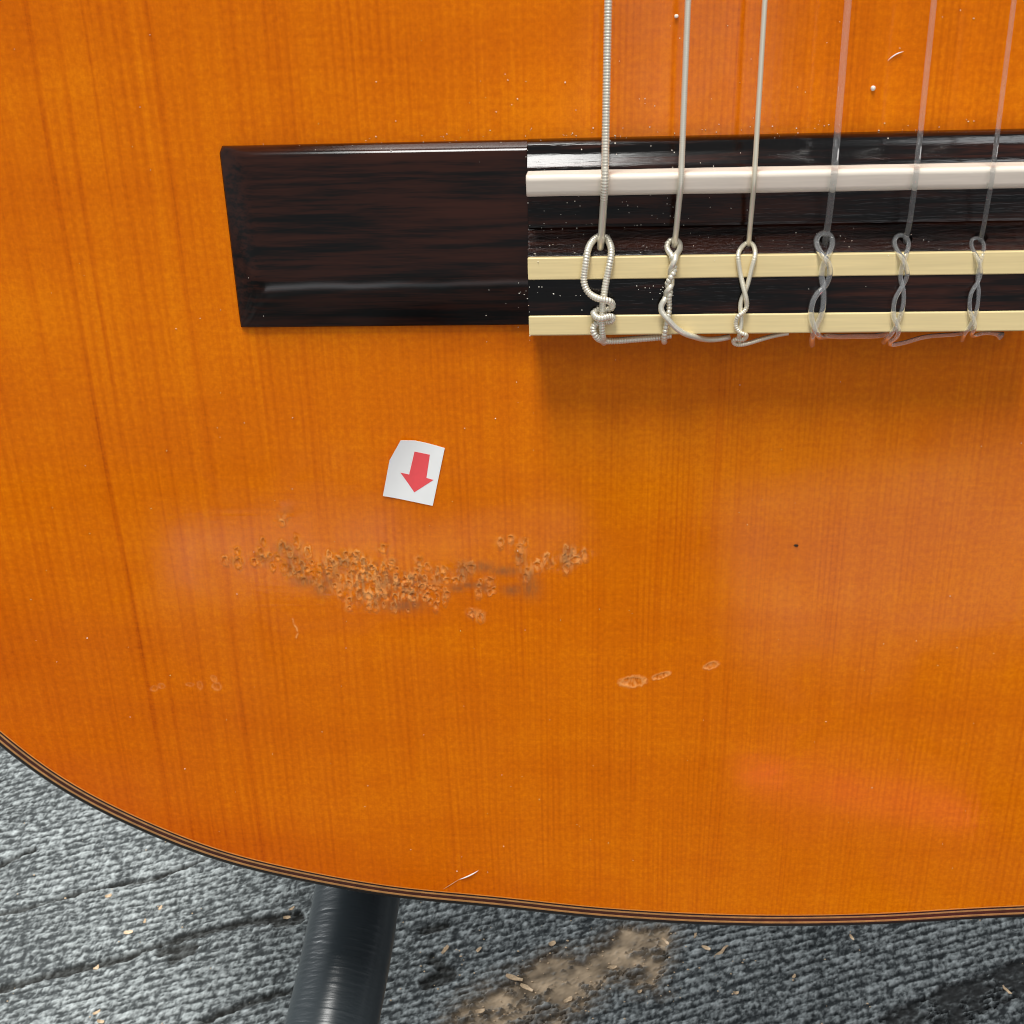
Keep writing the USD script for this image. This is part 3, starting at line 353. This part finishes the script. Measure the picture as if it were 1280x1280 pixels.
    return (loc(V), F), np.stack([np.clip(light, 0, 1), np.clip(dirt, 0, 0.8), np.clip(red, 0, 1)], 1)
tmesh, tcol = top_mesh()
top = obj('soundboard', tmesh, M_top, guitar, smooth=True, color=tcol, label='orange spruce top with a band of oval dents below the bridge')

def strip(name, d0, d1, mtl, raise_=0.0, label=None, parent=guitar):
    ds = np.linspace(d0, d1, 5); prof = [raise_ * (1 - (2 * t - 1) ** 4) for t in np.linspace(0, 1, 5)]
    rows = []
    for d, e in zip(ds, prof):
        p = off(d); rows.append(np.c_[p, n0(p[:, 0], p[:, 1]) + e])
    V = np.concatenate(rows); F = quads(5, NS, True); m = tm(loc(V), F)
    if m.face_normals[0][2] < 0: F = F[:, ::-1]
    o = obj(name, (loc(V), F), mtl, parent, smooth=True)
    if label: tag(o, label=label)
    return o
strip('purfling', 1.10, 1.60, M_tan, 0.02, 'outer tan inlay line beside the black binding')
strip('purfling', 1.60, 2.35, M_brown, 0.0, 'wide red-brown inlay line')
strip('purfling', 2.35, 2.78, M_tan, 0.02, 'inner tan inlay line')
strip('purfling', 2.78, 3.18, M_dark, 0.0, 'thin dark inlay line')
strip('purfling', 3.18, 3.43, M_edge, 0.015, 'hairline orange inlay line next to the top')
prof = [(1.10, 0), (0.7, 0.01), (0.38, -0.06), (0.16, -0.2), (0.04, -0.45), (0, -0.8), (0, -5)]
rows = []
for d, z in prof:
    p = off(d); rows.append(np.c_[p, n0(p[:, 0], p[:, 1]) + z])
obj('binding', (loc(np.concatenate(rows)), quads(len(prof), NS, True)[:, ::-1]), M_bind, guitar, smooth=True)
p0 = off(0.02)[::4]
V = np.concatenate([np.c_[p0, n0(p0[:, 0], p0[:, 1]) - z] for z in (4.99, 50, 95)])
obj('side', (loc(V), quads(3, len(p0), True)[:, ::-1]), M_side, guitar, smooth=True)
bm = trimesh.creation.extrude_polygon(shapely.Polygon(off(0.05)[::6]), 3.0, engine='earcut'); bm.apply_translation([0, 0, -99.5])
bm.vertices = loc(bm.vertices); obj('back', bm, M_side, guitar)

# neck and fingerboard, above the picture
def prism(pts, z0, z1):
    m = trimesh.creation.extrude_polygon(shapely.Polygon(pts), z1 - z0, engine='earcut'); m.apply_translation([0, 0, z0]); m.vertices = loc(m.vertices); return m
obj('fingerboard', prism([(-1, 216), (59, 216), (55, 648), (3, 648)], 0.2, 5.5), M_block, guitar)
obj('neck', prism([(2, 339), (56, 339), (53.5, 652), (4.5, 652)], -17, 0.1), M_side, guitar)
obj('nut', prism([(3, 648.2), (55, 648.2), (55, 653), (3, 653)], 0.2, 8.4), M_saddle, guitar)
obj('headstock', prism([(0, 653.1), (58, 653.1), (64, 700), (64, 845), (-6, 845), (-6, 700)], -14, 2), M_side, guitar)

# bridge: tie block as one profile, holes bored through
def prof_block():
    front = [(6.05, -0.3), (6.0, 0.8), (5.9, 1.6), (5.72, 2.2), (5.45, 2.6), (5.1, 2.8), (4.7, 2.95), (4.3, 3.1), (3.9, 3.3), (3.5, 3.6), (3.1, 3.93), (2.6, 4.36), (2.2, 4.66), (1.75, 4.85)]
    slot = [(1.72, 3.0), (-1.72, 3.0)]
    back = [(-1.75, 4.9), (-2.2, 4.85), (-5.9, 4.55), (-6.6, 4.5), (-6.75, 3.9), (-7.15, 3.85), (-7.4, 4.15), (-10.6, 7.9), (-10.9, 8.05), (-10.92, 6.9), (-14.48, 6.9), (-14.48, 8.72), (-20.08, 8.72), (-20.08, 6.9), (-22.9, 6.9), (-22.9, -0.3)]
    return front + slot + back
cs2 = m3.CrossSection([[(v, n_) for v, n_ in prof_block()][::-1]])
if cs2.area() < 1: cs2 = m3.CrossSection([prof_block()])
U0, U1 = -11.2, 69.2
ext = m3.Manifold.extrude(cs2, U1 - U0)                                     # x=v, y=n, z=u
ext = ext.transform(np.array([[0, 0, 1, U0], [1, 0, 0, 0], [0, 1, 0, 0]], float))
for k, (nm, us, rr) in enumerate(STR):
    hx = DATA[nm + 'm'][-1][0] + 0.1
    cyl = m3.Manifold.cylinder(30, 0.98, 0.98, 20).rotate([90, 0, 0]).rotate([8, 0, 0]).translate([hx, -1.0 - 3.2, 6.9])
    box = m3.Manifold.cube([4, 40, 20]).translate([hx - 2, -26.5, -5])
    ext = ext - (cyl ^ m3.Manifold.cube([4, 19.6, 20]).translate([hx - 2, -26.5, -3]))
bv, bf, _ = meshkit.arrays(ext); bmesh = trimesh.Trimesh(bv, bf, process=True)
bmesh.vertices = loc(bmesh.vertices)
bridge = obj('bridge', bmesh, M_block, guitar, smooth=22, label='dark rosewood bridge with a tie block and flat side wings')
def rounded_bar(v0, v1, z0, z1, u0, u1, r, wave=0.0, seed=0, nseg=160, tilt=0.0):
    """bar along u with rounded long edges"""
    c = []
    for (cx, cy, a0) in [(v1 - r, z1 - r, 0), (v0 + r, z1 - r, 90), (v0 + 0.1, z0 + 0.1, 180), (v1 - 0.1, z0 + 0.1, 270)]:
        rr = r if a0 < 180 else 0.1
        for a in np.linspace(a0, a0 + 90, 7): c.append((cx + rr * math.cos(math.radians(a)), cy + rr * math.sin(math.radians(a))))
    c = np.array(c); c[:, 1] += np.where(c[:, 1] > z0 + 1, tilt * (c[:, 0] - v1), 0); us = np.r_[u0, np.linspace(u0 + 0.15, u1 - 0.15, nseg), u1]; sh = np.r_[0.94, np.ones(nseg), 0.94]
    cen = c.mean(0); rows = []
    for u, s in zip(us, sh):
        wv = wave * (meshkit.noise(np.c_[np.full(len(c), u / 6.0), c / 2.0], seed) - 0.5)
        rows.append(np.c_[np.full(len(c), u), (cen + (c - cen) * s) + wv[:, None]])
    V = np.concatenate(rows); nc = len(c); F = quads(len(us), nc, True)
    V = np.vstack([V, [[u0, *cen], [u1, *cen]]]); j = np.arange(nc); k = (j + 1) % nc; e = (len(us) - 1) * nc
    F = np.vstack([F, np.stack([np.full(nc, len(V) - 2), k, j], 1), np.stack([np.full(nc, len(V) - 1), e + j, e + k], 1)])
    m = tm(loc(V), F)
    if m.volume < 0: m.invert()
    return m
obj('saddle', rounded_bar(-1.66, 1.66, 3.05, 11.0, U0 + 0.05, U1 - 0.05, 0.95, 0.10, 1, tilt=0.28), M_saddle, bridge, smooth=40)
obj('bone_strip', rounded_bar(-14.44, -10.95, 6.95, 8.95, U0 + 0.03, U1 - 0.03, 0.22, 0.06, 2), M_bone, bridge, smooth=50, label='upper cream strip along the tie block')
obj('bone_strip', rounded_bar(-23.35, -20.12, 6.2, 8.95, U0 + 0.03, U1 - 0.03, 0.3, 0.06, 3), M_bone, bridge, smooth=50, label='lower cream strip along the back edge of the tie block')
def wing(sign):
    us = np.linspace(0, 49.35, 190); vs = np.linspace(-23.45, 5.95, 130); D, V_ = np.meshgrid(us, vs, indexing='ij')   # D: distance from the outer end
    e1 = 0.7 + D * 0.66; e2 = 0.9 + (V_ + 23.45) * 0.56; e3 = 1.4 + (5.95 - V_) * 1.9
    k = 0.50; top_ = 3.45 + 0.0035 * (D - 25) - 0.0018 * (V_ + 9) ** 2
    top_ = -1.1 * np.log(np.exp(-np.clip(e2, None, 12) / 1.1) + np.exp(-(top_ + 0.25) / 1.1)); st = np.stack([e1, e3, top_]); z = -k * np.log(np.exp(-st / k).sum(0)) + 0.05 * (meshkit.fbm(np.stack([D / 7, V_ / 7, 0 * D], -1), 2, 91) - 0.5)
    rowu = D if sign < 0 else -D; U = (-60.62 + D) if sign < 0 else (58 + 60.62 - D)
    cc = np.clip(1 - np.hypot(np.clip(1.0 - D, 0, 1), np.clip(V_ - 4.95, 0, 1)), -1, 1)                            # soft outer corner
    U = U + (0.5 * np.clip(1 - D / 1.0, 0, 1) * np.clip((V_ - 4.9), 0, 1)) * (1 if sign < 0 else -1)
    T_ = np.stack([U, V_, np.maximum(z, 0.02)], -1).reshape(-1, 3); F = quads(len(us), len(vs))
    nu, nv = len(us), len(vs); rim = np.r_[np.arange(0, nu) * nv, (nu - 1) * nv + np.arange(1, nv), (np.arange(nu - 2, -1, -1)) * nv + nv - 1, np.arange(nv - 2, 0, -1)]
    Bt = T_[rim].copy(); Bt[:, 2] = -0.4; nb = len(rim); V = np.vstack([T_, Bt]); j = np.arange(nb); k2 = (j + 1) % nb; b0 = len(T_)
    F2 = np.vstack([np.stack([rim[j], rim[k2], b0 + k2], 1), np.stack([rim[j], b0 + k2, b0 + j], 1)])
    m = tm(loc(V), np.vstack([F, F2[:, ::-1]])); m.fix_normals()
    if m.volume < 0: m.invert()
    return m
obj('wing', wing(-1), M_wing, bridge, smooth=70, label='flat bevelled rosewood wing to the left of the tie block')
obj('wing', wing(1), M_wing, bridge, smooth=70, label='rosewood wing to the right of the tie block')

# strings: straight length, then the knot round the tie block
def coil(q, r0, pitch, depth, phase=0.0):
    t = (q / pitch + phase) % 1.0; return r0 - depth * (1 - np.sqrt(np.clip(1 - (2 * t - 1) ** 2 * 0.96, 0, 1)))
LAB = {'E6': 'thickest wound bass string with clearly visible windings', 'A5': 'second wound string with a twisted beaded knot', 'D4': 'thinnest wound string, third from the left', 'G3': 'thickest clear nylon string', 'B2': 'middle clear nylon string', 'E1': 'thinnest clear nylon string, rightmost'}
for nm, us, r0 in STR:
    wound = nm in ('E6', 'A5', 'D4'); mtl = {'E6': M_wound, 'A5': M_wound, 'D4': M_wound2}.get(nm, M_nylon)
    main = np.array(DATA[nm + 'm']); u0 = main[0, 0]; nut = np.array([29 + (u0 - 29) * 43 / 58, 650, 8.6])
    far = main[0] + (nut - main[0]) * np.linspace(1, 0, 14)[:-1, None] ** 1.6
    near = spline(np.vstack([main[0] + (nut - main[0]) * 0.012, main[0] + (nut - main[0]) * 0.004, main]), 0.08)[0]
    near = near[near[:, 1] < 2.4]
    step = {'E6': 0.07, 'A5': 0.06, 'D4': 0.06}.get(nm, 0.5)
    dirn = (nut - main[0]); Ld = np.linalg.norm(dirn); s_far = np.r_[np.linspace(Ld, 62, 30), np.arange(61.5, 2.6, -step)]
    Q = np.vstack([main[0] + dirn * (s_far / Ld)[:, None], near])
    dq = np.r_[0, np.cumsum(np.linalg.norm(np.diff(Q, axis=0), axis=1))]; dq = dq[-1] - dq
    if nm == 'E6': rad = np.where((dq < 78) & (Q[:, 1] > -2.2), coil(dq, r0, 0.43, 0.11), r0 - 0.03)
    elif nm == 'A5': rad = np.where(dq < 75, coil(dq, r0, 0.30, 0.03), r0)
    elif nm == 'D4': rad = np.where(dq < 75, coil(dq, r0, 0.24, 0.015), r0)
    else: rad = np.full(len(Q), r0)
    sp = obj('string', (lambda m: (loc(m.vertices), m.faces))(sweep(Q, rad, 12 if wound else 14)), mtl, guitar, smooth=True, label=LAB[nm])
    K, q = spline(DATA[nm + 'k'], {'E6': 0.055, 'A5': 0.055, 'D4': 0.06}.get(nm, 0.12))
    T = np.gradient(K, axis=0); T /= np.linalg.norm(T, axis=1, keepdims=True); cv = np.linalg.norm(np.gradient(T, axis=0), axis=1) / (q[1] - q[0]); cv = np.convolve(cv, np.ones(31) / 31, 'same')
    if nm == 'E6': rad = coil(q, 0.57, 0.43, 0.08 + 0.16 * np.clip(cv / 0.5, 0, 1)); mtl_k = mtl
    elif nm == 'A5': rad = coil(q, 0.47, 0.62, np.where(q < 26.5, 0.24, 0.02) * np.clip(0.55 + cv / 0.6, 0, 1))
    elif nm == 'D4': rad = coil(q, 0.385, 0.36, 0.02 + 0.13 * np.clip((cv - 0.25) / 0.5, 0, 1))
    else:
        rad = np.full(len(q), r0 * 0.93)
        if nm == 'E1': rad = np.where(q > q[-1] - 1.6, r0 * (0.93 + 1.1 * ((q - q[-1] + 1.6) / 1.6) ** 2), rad)
    obj('knot', (lambda m: (loc(m.vertices), m.faces))(sweep(K, rad, 12 if wound else 14)), mtl if wound else M_knot, sp, smooth=True)

# ------------------------------------------------------------------ sticker lying on the top
SO = np.array([-32.5, -50.5, 0.0])
def lift(u, v):                                                            # its upper left corner curls off the wood
    d = np.clip(((u + 29.0) * -0.80 + (v + 47.5) * 0.60) / 8.0, 0, 1)
    return n0(u, v) + 0.16 + 1.4 * d ** 2.0
def sheet(poly, zoff, thick, step=0.35):
    b = poly.bounds; a, c = np.meshgrid(np.arange(b[0], b[2], step), np.arange(b[1], b[3], step)); g = np.stack([a.ravel(), c.ravel()], 1)
    g = g[shapely.contains_xy(poly.buffer(-step * 0.4), g[:, 0], g[:, 1])]
    e = np.array([poly.exterior.interpolate(t, normalized=True).coords[0] for t in np.linspace(0, 1, 140, endpoint=False)]); e = np.vstack([e, np.array(poly.exterior.coords)[:-1]])
    pts = np.unique(np.vstack([e, g]).round(4), axis=0); T = Delaunay(pts).simplices; c = pts[T].mean(1); T = T[shapely.contains_xy(poly.buffer(0.002), c[:, 0], c[:, 1])]
    ar = pts[T]; ar = np.abs(np.cross(np.c_[ar[:, 1] - ar[:, 0], 0 * ar[:, 0, 0]], np.c_[ar[:, 2] - ar[:, 0], 0 * ar[:, 0, 0]])[:, 2]); T = T[ar > 2e-3]
    V1 = np.c_[pts, lift(pts[:, 0], pts[:, 1]) + zoff]; a, b_, c_ = V1[T[:, 0]], V1[T[:, 1]], V1[T[:, 2]]; fl = np.cross(b_ - a, c_ - a)[:, 2] < 0; T[fl] = T[fl][:, ::-1]
    n_ = len(pts); ed = np.vstack([T[:, [0, 1]], T[:, [1, 2]], T[:, [2, 0]]]); key = {}
    for x, y in map(tuple, ed): key[(x, y)] = 1
    bd = np.array([k for k in key if (k[1], k[0]) not in key])
    F = np.vstack([T, T[:, ::-1] + n_, np.stack([bd[:, 0], bd[:, 0] + n_, bd[:, 1] + n_], 1), np.stack([bd[:, 0], bd[:, 1] + n_, bd[:, 1]], 1)])
    V = np.vstack([V1, V1 - [0, 0, thick]]); return ((V - SO) / 1000, F)
st = thing('arrow_sticker', matrix(GM, g2w(SO)[0]), label='small white paper sticker with a red arrow pointing down, below the bridge wing', category='sticker')
paper = shapely.Polygon([(-34.42, -43.71), (-32.0, -43.95), (-30.2, -44.45), (-26.86, -45.52), (-29.56, -56.51), (-38.44, -54.49), (-36.66, -47.45)])
obj('paper', sheet(paper, 0, 0.12), M_paper, st, smooth=30)
arrow = shapely.Polygon([(-32.21, -46.03), (-29.54, -46.71), (-30.40, -51.10), (-29.15, -51.5), (-32.74, -53.87), (-34.97, -50.0), (-33.45, -50.42)])
obj('arrow', sheet(arrow, 0.03, 0.02), M_red, st, smooth=30)

# ------------------------------------------------------------------ bits lying on the guitar
def sliver(pts, w, t=0.05):
    P, q = spline(pts, 0.1); s = np.linspace(0, 1, len(P)); rad = w * np.clip(np.sin(np.pi * np.clip(s, 0.03, 0.97)) ** 0.6, 0.1, 1)
    return sweep(P, rad, 6)
def on_top(name, mesh_mm, mtl, at, **kw):
    x = thing(name, matrix(GM, g2w(at)[0]), **kw)
    obj(name + '_body' if False else 'shard', ((np.asarray(mesh_mm.vertices) - at) / 1000, mesh_mm.faces), mtl, x, smooth=True)
def flat(name, mesh_mm, mtl, at, **kw):
    m = usdkit.mesh(stage, path_for(name, None), ((np.asarray(mesh_mm.vertices) - at) / 1000, mesh_mm.faces), mtl, smooth=True)
    m.AddTransformOp().Set(matrix(GM, g2w(at)[0])); return tag(m.GetPrim(), **kw)
A = lambda u, v, z=0.12: (u, v, n0(u, v) + z)
flat('wood_splinter', sliver([A(-24.3, -138.8, .25), A(-26.0, -140.0, .3), A(-28.3, -141.3, .15)], 0.16), M_dust, np.array(A(-26, -140, 0)), label='pale thin splinter lying on the orange top near its lower edge', category='splinter')
flat('hair', sliver([A(-28.2, -141.2, .08), A(-30, -142.6, .1), A(-31.9, -144.1, .06)], 0.045), M_chip, np.array(A(-30, -142.6, 0)), label='fine tan hair trailing from the splinter towards the lower edge', category='hair')
flat('fibre', sliver([A(43.3, 16.2, .1), A(44.3, 17.0, .2), A(45.5, 17.4, .1)], 0.10), M_dust, np.array(A(44.3, 17, 0)), label='curved pale fibre between the clear strings above the bridge', category='fibre')
def crumb(r, seed, sc=(1, 1, 0.8)):
    m = trimesh.creation.icosphere(1, r); m.vertices *= (0.6 + 0.8 * meshkit.noise(m.vertices / r * 1.3 + seed * 3.1, seed))[:, None] * np.array(sc); return m
def crumb_at(p, r, seed, sc=(1, 1, 0.8)): m = crumb(r, seed, sc); m.apply_translation(p); return m
flat('dust_crumb', crumb_at(A(41.45, 12.36, 0.2), 0.36, 3), M_dust, np.array(A(41.45, 12.36, 0)), label='white crumb on the orange top between the first two clear strings', category='crumb')
flat('dust_crumb', crumb_at(A(11.4, 23.1, 0.2), 0.30, 4), M_dust, np.array(A(11.4, 23.1, 0)), label='white crumb on the orange top just left of the second wound string', category='crumb')
flat('black_speck', crumb_at(A(35.5, -64.2, 0.1), 0.30, 8, (1.2, 0.8, 0.5)), M_bind, np.array(A(35.5, -64.2, 0)), label='tiny black speck on the bare orange top right of the dents', category='speck')
# fine white dust, thickest around the bridge
pb = np.array(prof_block())
def surf(u, v):
    if -23.3 < v < 6.0:
        if U0 < u < U1:
            if -1.7 < v < 1.7: return 10.6 + 0.28 * (v - 1.66)
            if v < -10.9: return 8.97 if (v > -14.4 or v < -20.1) else 8.75
            q = [(a, b) for a, b in pb if not (a in (1.72, -1.72))]; q = sorted([x for x in q if x[1] > 0.4 and x[0] > -10.92], key=lambda t: t[0])
            return np.interp(v, [x[0] for x in q], [x[1] for x in q])
        if -60 < u < U0: return min(3.4, 0.9 + (v + 23.45) * 0.55, 0.7 + (u + 60.6) * 0.66, 1.3 + (5.95 - v) * 1.9)
    return n0(u, v)
parts = []; r = np.random.default_rng(17)
def dust(u, v, rad):
    z = surf(u, v); m = trimesh.creation.icosahedron() if rad > 0.13 else trimesh.creation.box((1.6, 1.6, 1.2)); m.apply_transform(trimesh.transformations.random_rotation_matrix(r.random(3)))
    m.vertices = m.vertices * rad * r.uniform(0.7, 1.3, 3) + [u, v, z + rad * 0.5]; parts.append(m)
for u, v, su, sv, n_, lo, hi in [(0, 1, 14, 4, 70, .05, .11), (2, -6, 9, 3.0, 90, .05, .10), (-4, 10, 14, 5, 45, .06, .13), (25, 6.6, 28, 0.5, 60, .05, .12), (-14, -12, 2.4, 8, 45, .05, .10), (-8, -17, 4, 2, 16, .06, .12), (9, -16.5, 2, 1, 24, .05, .11), (20, -9.5, 30, 0.9, 50, .04, .09), (-36, 6.1, 18, 0.4, 30, .05, .10), (-11.4, -8, 0.25, 9, 40, .05, .10), (-35, -8, 16, 8, 8, .04, .08), (20, 20, 40, 10, 25, .05, .11)]:
    for _ in range(int(n_ * 0.7)): dust(r.normal(u, su), r.normal(v, sv), r.uniform(lo, hi) * 0.85)
for _ in range(150): dust(r.uniform(-110, 85), r.uniform(-140, 25), r.uniform(.04, .10))
dm = trimesh.util.concatenate(parts); dm.vertices = loc(dm.vertices)
m = usdkit.mesh(stage, '/World/dust', dm, M_dust); m.AddTransformOp().Set(gx); tag(m.GetPrim(), label='fine white dust scattered over the bridge and the orange top', category='dust', kind='stuff')

# ------------------------------------------------------------------ guitar stand: padded leg that carries the body
SB = np.array([0, 0.23, 0.0])
stand = thing('guitar_stand', matrix(np.eye(3), SB), label='black guitar stand whose round padded leg shows below the guitar', category='guitar stand')
def tube_w(pts, rad, sides=24, step=1.0, rfun=None):
    P, q = spline(np.array(pts, float), step); rr = np.full(len(P), float(rad)) if rfun is None else rfun(P, q)
    m = sweep(P, rr, sides); return ((m.vertices / 1000 - SB), m.faces)
def wrinkled(pts, rad):
    P, q = spline(np.array(pts, float), 0.16); S = 80; an = np.arange(S) * 2 * np.pi / S
    r2 = np.random.default_rng(4); R = np.full((len(P), S), float(rad))
    for _ in range(int(q[-1] / 0.45)):                                     # short creases round the sleeve
        s0, a0, wl, ww, am = r2.uniform(0, q[-1]), r2.uniform(0, 2 * np.pi), r2.uniform(0.25, 0.7), r2.uniform(0.14, 0.28), r2.uniform(0.005, 0.03)
        for a00, am2 in ((a0, am), (a0 + 2.2, am * 0.8), (a0 + 4.1, am * .8)):
            da = (an - a00 + np.pi) % (2 * np.pi) - np.pi; sk = s0 + 0.9 * da * r2.uniform(-0.6, 0.6) + 0.5 * np.abs(da)
            i0, i1 = np.searchsorted(q, [s0 - 2.5, s0 + 2.5])
            if i1 > i0: R[i0:i1] += am2 * np.exp(-((q[i0:i1, None] - sk[None]) / ww) ** 2) * np.exp(-(da[None] / wl) ** 2) - 0.5 * am2 * np.exp(-((q[i0:i1, None] - sk[None] - 0.8) / ww) ** 2) * np.exp(-(da[None] / wl) ** 2)
    R += 0.25 * (meshkit.noise(np.stack([np.repeat(q[:, None], S, 1) / 9, np.cos(an)[None] + 0 * R, np.sin(an)[None] + 0 * R], -1), 8) - 0.5)
    m = sweep(P, R, S); return ((m.vertices / 1000 - SB), m.faces)
LEG = [(-40, 190, 176), (-74, 150, 169), (-88.6, 108, 158.5), (-93.8, 42.1, 140.4), (-96.3, 9.6, 131.6), (-103, -80, 107), (-116, -250, 61), (-130, -423, 14)]
def mirror(p): return [(-x + 9, y, z) for x, y, z in p]
for pts in (LEG, mirror(LEG)):
    obj('padded_leg', wrinkled(pts[:6], 11.9), M_foam, stand, smooth=True)
    obj('foot_tube', tube_w([pts[5], pts[6], pts[7]], 10.5, step=3), M_steel, stand, smooth=True)
for sx in (-1, 1):
    obj('cradle_pad', tube_w([(sx * 60, 84, 171.5), (sx * 60, 50, 180.5), (sx * 60, 17, 189.3)], 7.5), M_foam, stand, smooth=True)
    obj('rod', tube_w([(sx * 60, 84, 171.5), (sx * 58, 110, 164), (sx * 30, 190, 172), (0, 230, 176)], 4.0), M_steel, stand, smooth=True)
obj('column', tube_w([(0, 230, 40), (0, 232, 150), (0, 300, 420), (0, 345, 620)], 8.0, step=4), M_steel, stand, smooth=True)
for a in (60, 120):
    obj('rear_leg', tube_w([(0, 230, 60), (150 * math.cos(math.radians(a)), 230 + 150 * math.sin(math.radians(a)), 30), (300 * math.cos(math.radians(a)), 230 + 300 * math.sin(math.radians(a)), 10)], 7.0, step=4), M_steel, stand, smooth=True)

# ------------------------------------------------------------------ wood shavings on the carpet
r = np.random.default_rng(23)
def shaving(lx, ly, curl, seed):
    a, b = np.meshgrid(np.linspace(-1, 1, 9), np.linspace(-1, 1, 5), indexing='ij'); wv = meshkit.noise(np.stack([a * 1.7 + seed, b * 1.7, 0 * a], -1), seed)
    taper = 1 - 0.55 * np.abs(a) ** 2.2 * (0.6 + 0.8 * wv)
    V = np.stack([a * lx / 2, b * ly / 2 * taper + 0.12 * lx * (wv - 0.5), curl * (a ** 2) + 0.25 * (wv - 0.5) + 0.25 * b * curl], -1).reshape(-1, 3); F = quads(9, 5)
    n_ = len(V); T = np.vstack([V, V - [0, 0, 0.22]]); rim = np.r_[np.arange(0, 9) * 5, 40 + np.arange(1, 5), (np.arange(7, -1, -1)) * 5 + 4, np.arange(3, 0, -1)]; j = np.arange(len(rim)); k = (j + 1) % len(rim)
    m = tm(T, np.vstack([F, F[:, ::-1] + n_, np.stack([rim[j], rim[k], rim[k] + n_], 1), np.stack([rim[j], rim[k] + n_, rim[j] + n_], 1)])); m.fix_normals(); return m
CH = [(-86.9, 109.5, 5.2, 2.4, 60, 'almond-shaped tan wood chip on the dark carpet right of the padded leg'), (-73.7, 109.8, 4.6, 1.6, 40, 'slender tan chip on the dark carpet just right of the almond-shaped one'), (-58.5, 98.6, 8.5, 2.6, -12, 'long curled orange shaving at the left end of the bare patch'), (-53.5, 95.2, 7.0, 2.0, -28, 'pale cream shaving lying just below the long curled one on the bare patch'),
      (-20.0, 104.8, 4.2, 2.2, 5, 'white chip in the middle of the bare carpet patch'), (-37.4, 90.8, 4.6, 2.6, 30, 'rounded shaving at the lower edge of the bare patch, right of the thin upright one'), (-45.1, 90.3, 3.2, 1.1, 60, 'thin upright splinter on the bare patch, left of the rounded shaving'), (-70.9, 84.7, 4.5, 2.2, 10, 'pale shaving at the lower left end of the bare patch, lowest of those on it'), (23.0, 112.0, 9.0, 1.6, 38, 'tan sliver on the carpet right of the bare patch, close under the guitar edge'),
      (17.2, 113.4, 4.5, 2.2, -25, 'short tan chip touching the left end of the tan sliver right of the bare patch'), (1.5, 116.5, 5.0, 1.8, -50, 'orange shaving at the right end of the bare patch'), (13.5, 119.5, 5.5, 1.6, 70, 'upright tan shaving under the guitar edge, above the left end of the tan sliver'), (26.9, 94.7, 2.6, 1.4, 0, 'tiny chip on dark carpet well below the tan sliver right of the bare patch'), (50.1, 102.5, 2.4, 1.6, 50, 'tiny chip on ribbed carpet midway between the bare patch and the dark bare strip'), (129.6, 99.0, 5.0, 1.2, -50, 'small tan shaving on the dark bare strip at the far right'),
      (75.2, 119.5, 3.2, 1.6, -60, 'small slanted chip under the guitar edge, furthest right of those along it'), (-154.2, 123.3, 4.2, 2.0, 15, 'orange chip in the dark hollow left of the padded leg'), (-152.8, 126.5, 3.2, 1.4, 40, 'smaller chip just above the orange one in the hollow left of the padded leg'), (-226.1, 97.9, 3.0, 2.0, 30, 'small chip lying in the long dark carpet seam at the left'), (-219.7, 79.6, 3.6, 1.6, 35, 'upper of two close pale chips at the bottom left of the light carpet'), (-232.4, 130.4, 3.4, 2.0, 20, 'small chip in the uppermost seam area, furthest left and highest on the light carpet'), (-208.3, 125.3, 2.6, 1.6, 60, 'small tilted chip up and right of the largest pale shaving'), (-216.9, 76.1, 3.4, 2.0, 0, 'lower of two close pale chips at the bottom left of the light carpet'), (-218.2, 113.7, 5.0, 2.6, 0, 'largest pale shaving on the light grey carpet at the left'), (-213.1, 118.9, 2.4, 1.4, 80, 'tiny upright chip just above the largest pale shaving'), (-44.0, 113.5, 3.6, 2.4, 20, 'pale chip above the upper edge of the bare patch, right of the slender tan one'), (-9.7, 94.5, 2.2, 1.6, 20, 'tiny chip on the dark carpet below the right end of the bare patch')]
for k, (x, y, lx, ly, an, lab) in enumerate(CH):
    m = shaving(lx * 0.8, ly * 0.62, r.uniform(0.2, 0.7), k); m.apply_transform(trimesh.transformations.euler_matrix(r.normal(0, .12), r.normal(0, .12), math.radians(an)))
    z = floor_h(x, y) + 0.15
    q = usdkit.mesh(stage, path_for('wood_shaving', None), (m.vertices / 1000, m.faces), M_chip, smooth=40); q.AddTranslateOp().Set(Gf.Vec3d(x / 1000, y / 1000, z / 1000))
    tag(q.GetPrim(), label=lab, category='wood shaving', group='wood shavings on the carpet')
parts = []
for _ in range(210):
    cl = r.random() < 0.6; x, y = (r.normal(-28, 36), r.normal(101, 11)) if cl else (r.uniform(-330, 160), r.uniform(65, 170))
    m = trimesh.creation.icosahedron(); m.apply_transform(trimesh.transformations.random_rotation_matrix(r.random(3))); s = r.uniform(0.12, 0.34)
    m.vertices = m.vertices * s * np.array([r.uniform(.8, 2.0), 1, .6]) + [x, y, floor_h(x, y) + 0.1]; parts.append(m)
dm = trimesh.util.concatenate(parts); usd = usdkit.mesh(stage, '/World/sawdust', (dm.vertices / 1000, dm.faces), M_chip); tag(usd.GetPrim(), label='fine sawdust crumbs scattered over the worn grey carpet', category='sawdust', kind='stuff')
